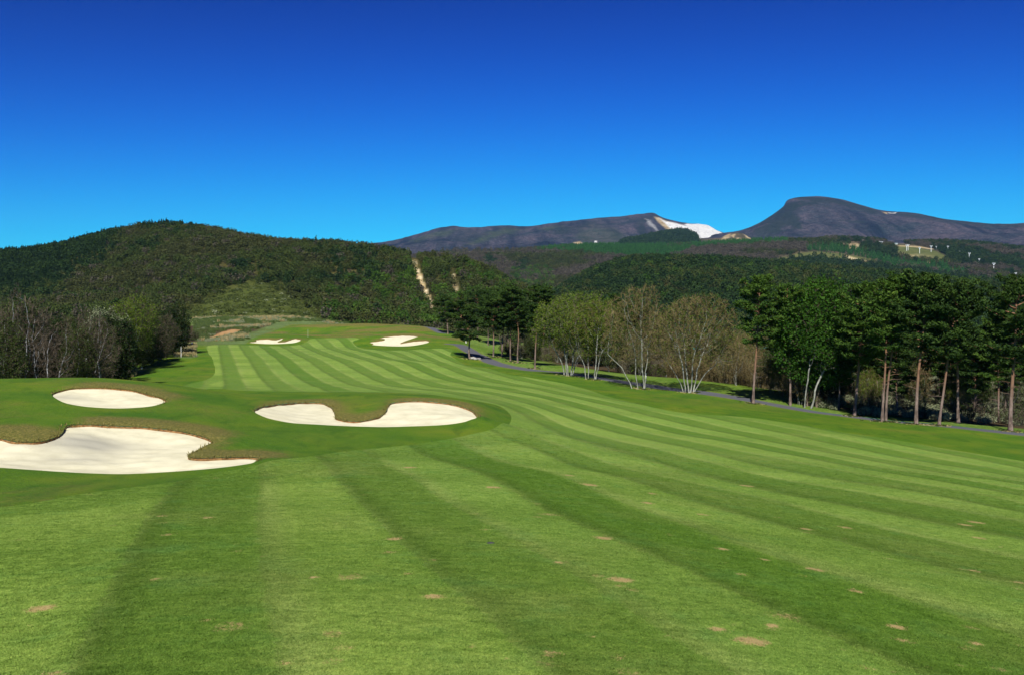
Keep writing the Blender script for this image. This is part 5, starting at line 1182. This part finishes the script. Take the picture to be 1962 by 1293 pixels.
# boulders
def boulder(seed, s):
    import bmesh
    r = np.random.default_rng(seed); bm = bmesh.new(); bmesh.ops.create_icosphere(bm, subdivisions=3, radius=1)
    for v in bm.verts:
        c = np.array(v.co); k = 1 + .22 * math.sin(3 * c[0] + seed) * math.cos(2.5 * c[1]) + .10 * math.sin(7 * c[2] + 5 * c[0]) + r.normal(0, .02)
        v.co = Vector(c * k * np.array(s))
        if v.co.z < -.15 * s[2]: v.co.z = -.15 * s[2]
    me = bpy.data.meshes.new('boulder'); bm.to_mesh(me); bm.free(); me.materials.append(M['rock'])
    me.polygons.foreach_set('use_smooth', np.ones(len(me.polygons), bool)); return me
for (u, v, s, lab, sd_) in [(908, 688, (.75, .5, .5), 'pale boulder at the foot of the gnarled leaning pine', 3), (916, 687, (.5, .4, .3), 'low grey rock right of the pale boulder', 5)]:
    o = link('boulder', boulder(sd_, s)); o.location = base(u, v, 140, 200); tag(o, lab, 'boulder', 'rocks under the gnarled pine')
# sprinkler cover in the turf
b = cast([(940, 1040)], 10, 60)[0]; e = bpy.data.objects.new('sprinkler_cap', None); COL.objects.link(e); e.location = (b[0], b[1], b[2]); tag(e, 'small dark sprinkler cap sunk in the striped foreground turf', 'sprinkler')
link('collar', lathe([(.075, -.03), (.075, .012), (.06, .016), (.055, .008)], 20).mesh('collar', M['darkpaint']), e); link('lid', lathe([(.055, .006), (.05, .02), (.02, .024), (.001, .024)], 20).mesh('lid', M['darkpaint']), e)
# ski lift towers on the clearing
hf3 = HL['L3'][0]
def on_hill(u, v, d0=1900, d1=3060):
    D = np.linspace(d0, d1, 600); X_ = wx(np.full_like(D, u), D); Z_ = hf3(np.full_like(D, u), D); df = wz(v, D) - Z_
    k = int(np.argmin(np.abs(df))) if not ((df[:-1] > 0) & (df[1:] <= 0)).any() else int(np.where((df[:-1] > 0) & (df[1:] <= 0))[0][0])
    return Vector((X_[k], D[k], Z_[k]))
def tower_parts(h, wd, r0):
    a = lathe([(r0 * 1.6, -2), (r0 * 1.2, 0), (r0, h * .9), (r0 * .8, h)], 10).mesh('mast', M['steel'])
    g = Geo()
    for s in (-1, 1): g.tube(np.array([[0, 0, h * .80], [s * wd * .30, 0, h * .93], [s * wd * .5, 0, h * 1.06]]), np.array([r0 * .75, r0 * .7, r0 * .6]), 6)
    g.add(*box((0, 0, h * .86), (r0 * 2.6, r0 * 2.4, r0 * 1.5))); arm = g.mesh('crossarm', M['steel'])
    sh = []
    for s in (-1, 1):
        g2 = Geo(); g2.add(*box((s * wd * .5, 0, h * 1.06 + .5), (r0 * 1.2, 4.5, 1.0)))
        for k in (-1.6, -.55, .55, 1.6): V, Q = box((s * wd * .5, k, h * 1.06 - .1), (r0 * .9, .7, .7)); g2.add(V, Q)
        sh.append(g2.mesh('sheave_train', M['steel']))
    return a, arm, sh
tp = tower_parts(11, 4.6, .52)
TW = [(1653,466,.75,'lift tower left of the small white hut at the upper station'),(1665,466,.7,'lift tower right of the small white hut at the upper station'),(1686,471,.95,'left lift tower of the close pair above the clearing'),(1690,471,.9,'right lift tower of the close pair above the clearing'),
 (1737,480,1.1,'left lift tower of the near-touching pair on the clearing'),(1740,479,1.05,'right lift tower of the near-touching pair on the clearing'),(1762,485,1.1,'lone lift tower in the middle of the green clearing'),(1784,482,1.15,'lift tower at the right edge of the clearing beside the pale track'),
 (1794,478,.7,'small lift tower among trees just right of the clearing'),(1816,481,1.0,'lift tower in dark trees, second right of the clearing'),(1839,486,.6,'faint lift tower half hidden between two taller towers'),(1857,497,1.2,'tall pale lift tower on the wooded slope below the clearing'),(1876,504,.85,'tilted looking lift tower lower down the wooded slope'),
 (1904,518,1.25,'tall lift tower low on the wooded slope'),(1946,533,.9,'lowest lift tower, beside the dark pine tops at the right')]
for (u, v, s, lab) in TW:
    p = on_hill(u, v + 1); e = bpy.data.objects.new('lift_tower', None); COL.objects.link(e); e.location = p; e.scale = (s * .85, s * .85, s * 1.1); e.rotation_euler = (0, 0, .25 if s > .8 else -.3)
    tag(e, lab, 'lift tower', 'towers of the ski lift'); link('mast', tp[0], e); link('crossarm', tp[1], e)
    for m_ in tp[2]: link('sheave_train', m_, e)
def hut(name, u, v, w_, d_, h_, label, rot, wins):
    p = on_hill(u, v); e = bpy.data.objects.new(name, None); COL.objects.link(e); e.location = p; e.rotation_euler = (0, 0, rot); tag(e, label, 'building')
    g = Geo(); g.add(*box((0, 0, h_ * .5 - 1), (w_, d_, h_ + 2))); 
    V = np.array([[-w_ / 2, -d_ / 2, h_ - .01], [-w_ / 2, d_ / 2, h_ - .01], [-w_ / 2, 0, h_ * 1.45], [w_ / 2, -d_ / 2, h_ - .01], [w_ / 2, d_ / 2, h_ - .01], [w_ / 2, 0, h_ * 1.45]])
    g.add(V, np.array([[0, 3, 5, 2], [1, 2, 5, 4]]))
    link('wall', g.mesh('wall', M['white'], False), e)
    g = Geo(); k = w_ / 2 + .8; y = d_ / 2 + .8; t = .35; rf = np.array([[-k, -y, h_ - .1], [k, -y, h_ - .1], [k, 0, h_ * 1.5], [-k, 0, h_ * 1.5], [k, y, h_ - .1], [-k, y, h_ - .1]]); V = np.vstack([rf, rf + np.array([0, 0, t])])
    g.add(V, np.array([[0, 1, 2, 3], [3, 2, 4, 5], [6, 9, 8, 7], [9, 11, 10, 8], [0, 6, 7, 1], [4, 10, 11, 5], [1, 7, 8, 2], [2, 8, 10, 4], [0, 3, 9, 6], [3, 5, 11, 9]])); link('roof', g.mesh('roof', M['roof'], False), e)
    for q_ in range(wins):
        g = Geo(); g.add(*box((-w_ / 2 + w_ * (q_ + .5) / wins, -d_ / 2 - .04, h_ * .55), (w_ / wins * .6, .12, h_ * .4))); link('window', g.mesh('window', M['glass'], False), e)
hut('ski_lodge', 1713, 469.5, 17, 9, 3, 'low lodge with a blue-grey roof at the top of the ski clearing', .1, 6)
hut('lift_hut', 1658, 466, 7, 5, 4, 'small white lift hut between two lift towers on the ridge', .3, 2)
hut('lift_hut', 1684, 470, 4, 4, 2.2, 'tiny white hut beside the close pair of lift towers', .0, 1)
hut('roadside_hut', 1933, 532, 6, 5, 3.5, 'tiny pale hut in the dark trees near the lowest lift tower', .0, 1)

# ------------------------------------------------------------------ the air
me = mesh_np('haze', *box((400, 5400, 410), (13000, 11900, 1420)), False)
hz = link('haze', me); tag(hz, kind='stuff'); hm = bpy.data.materials.new('haze_air'); hm.use_nodes = True; t = hm.node_tree; t.nodes.clear()
o_ = t.nodes.new('ShaderNodeOutputMaterial'); pv = t.nodes.new('ShaderNodeVolumePrincipled'); pv.inputs['Color'].default_value = (0.24, 0.50, 1.0, 1)
pv.inputs['Density'].default_value = 1.8e-5; pv.inputs['Anisotropy'].default_value = 0.0
t.links.new(pv.outputs[0], o_.inputs['Volume']); me.materials.append(hm)
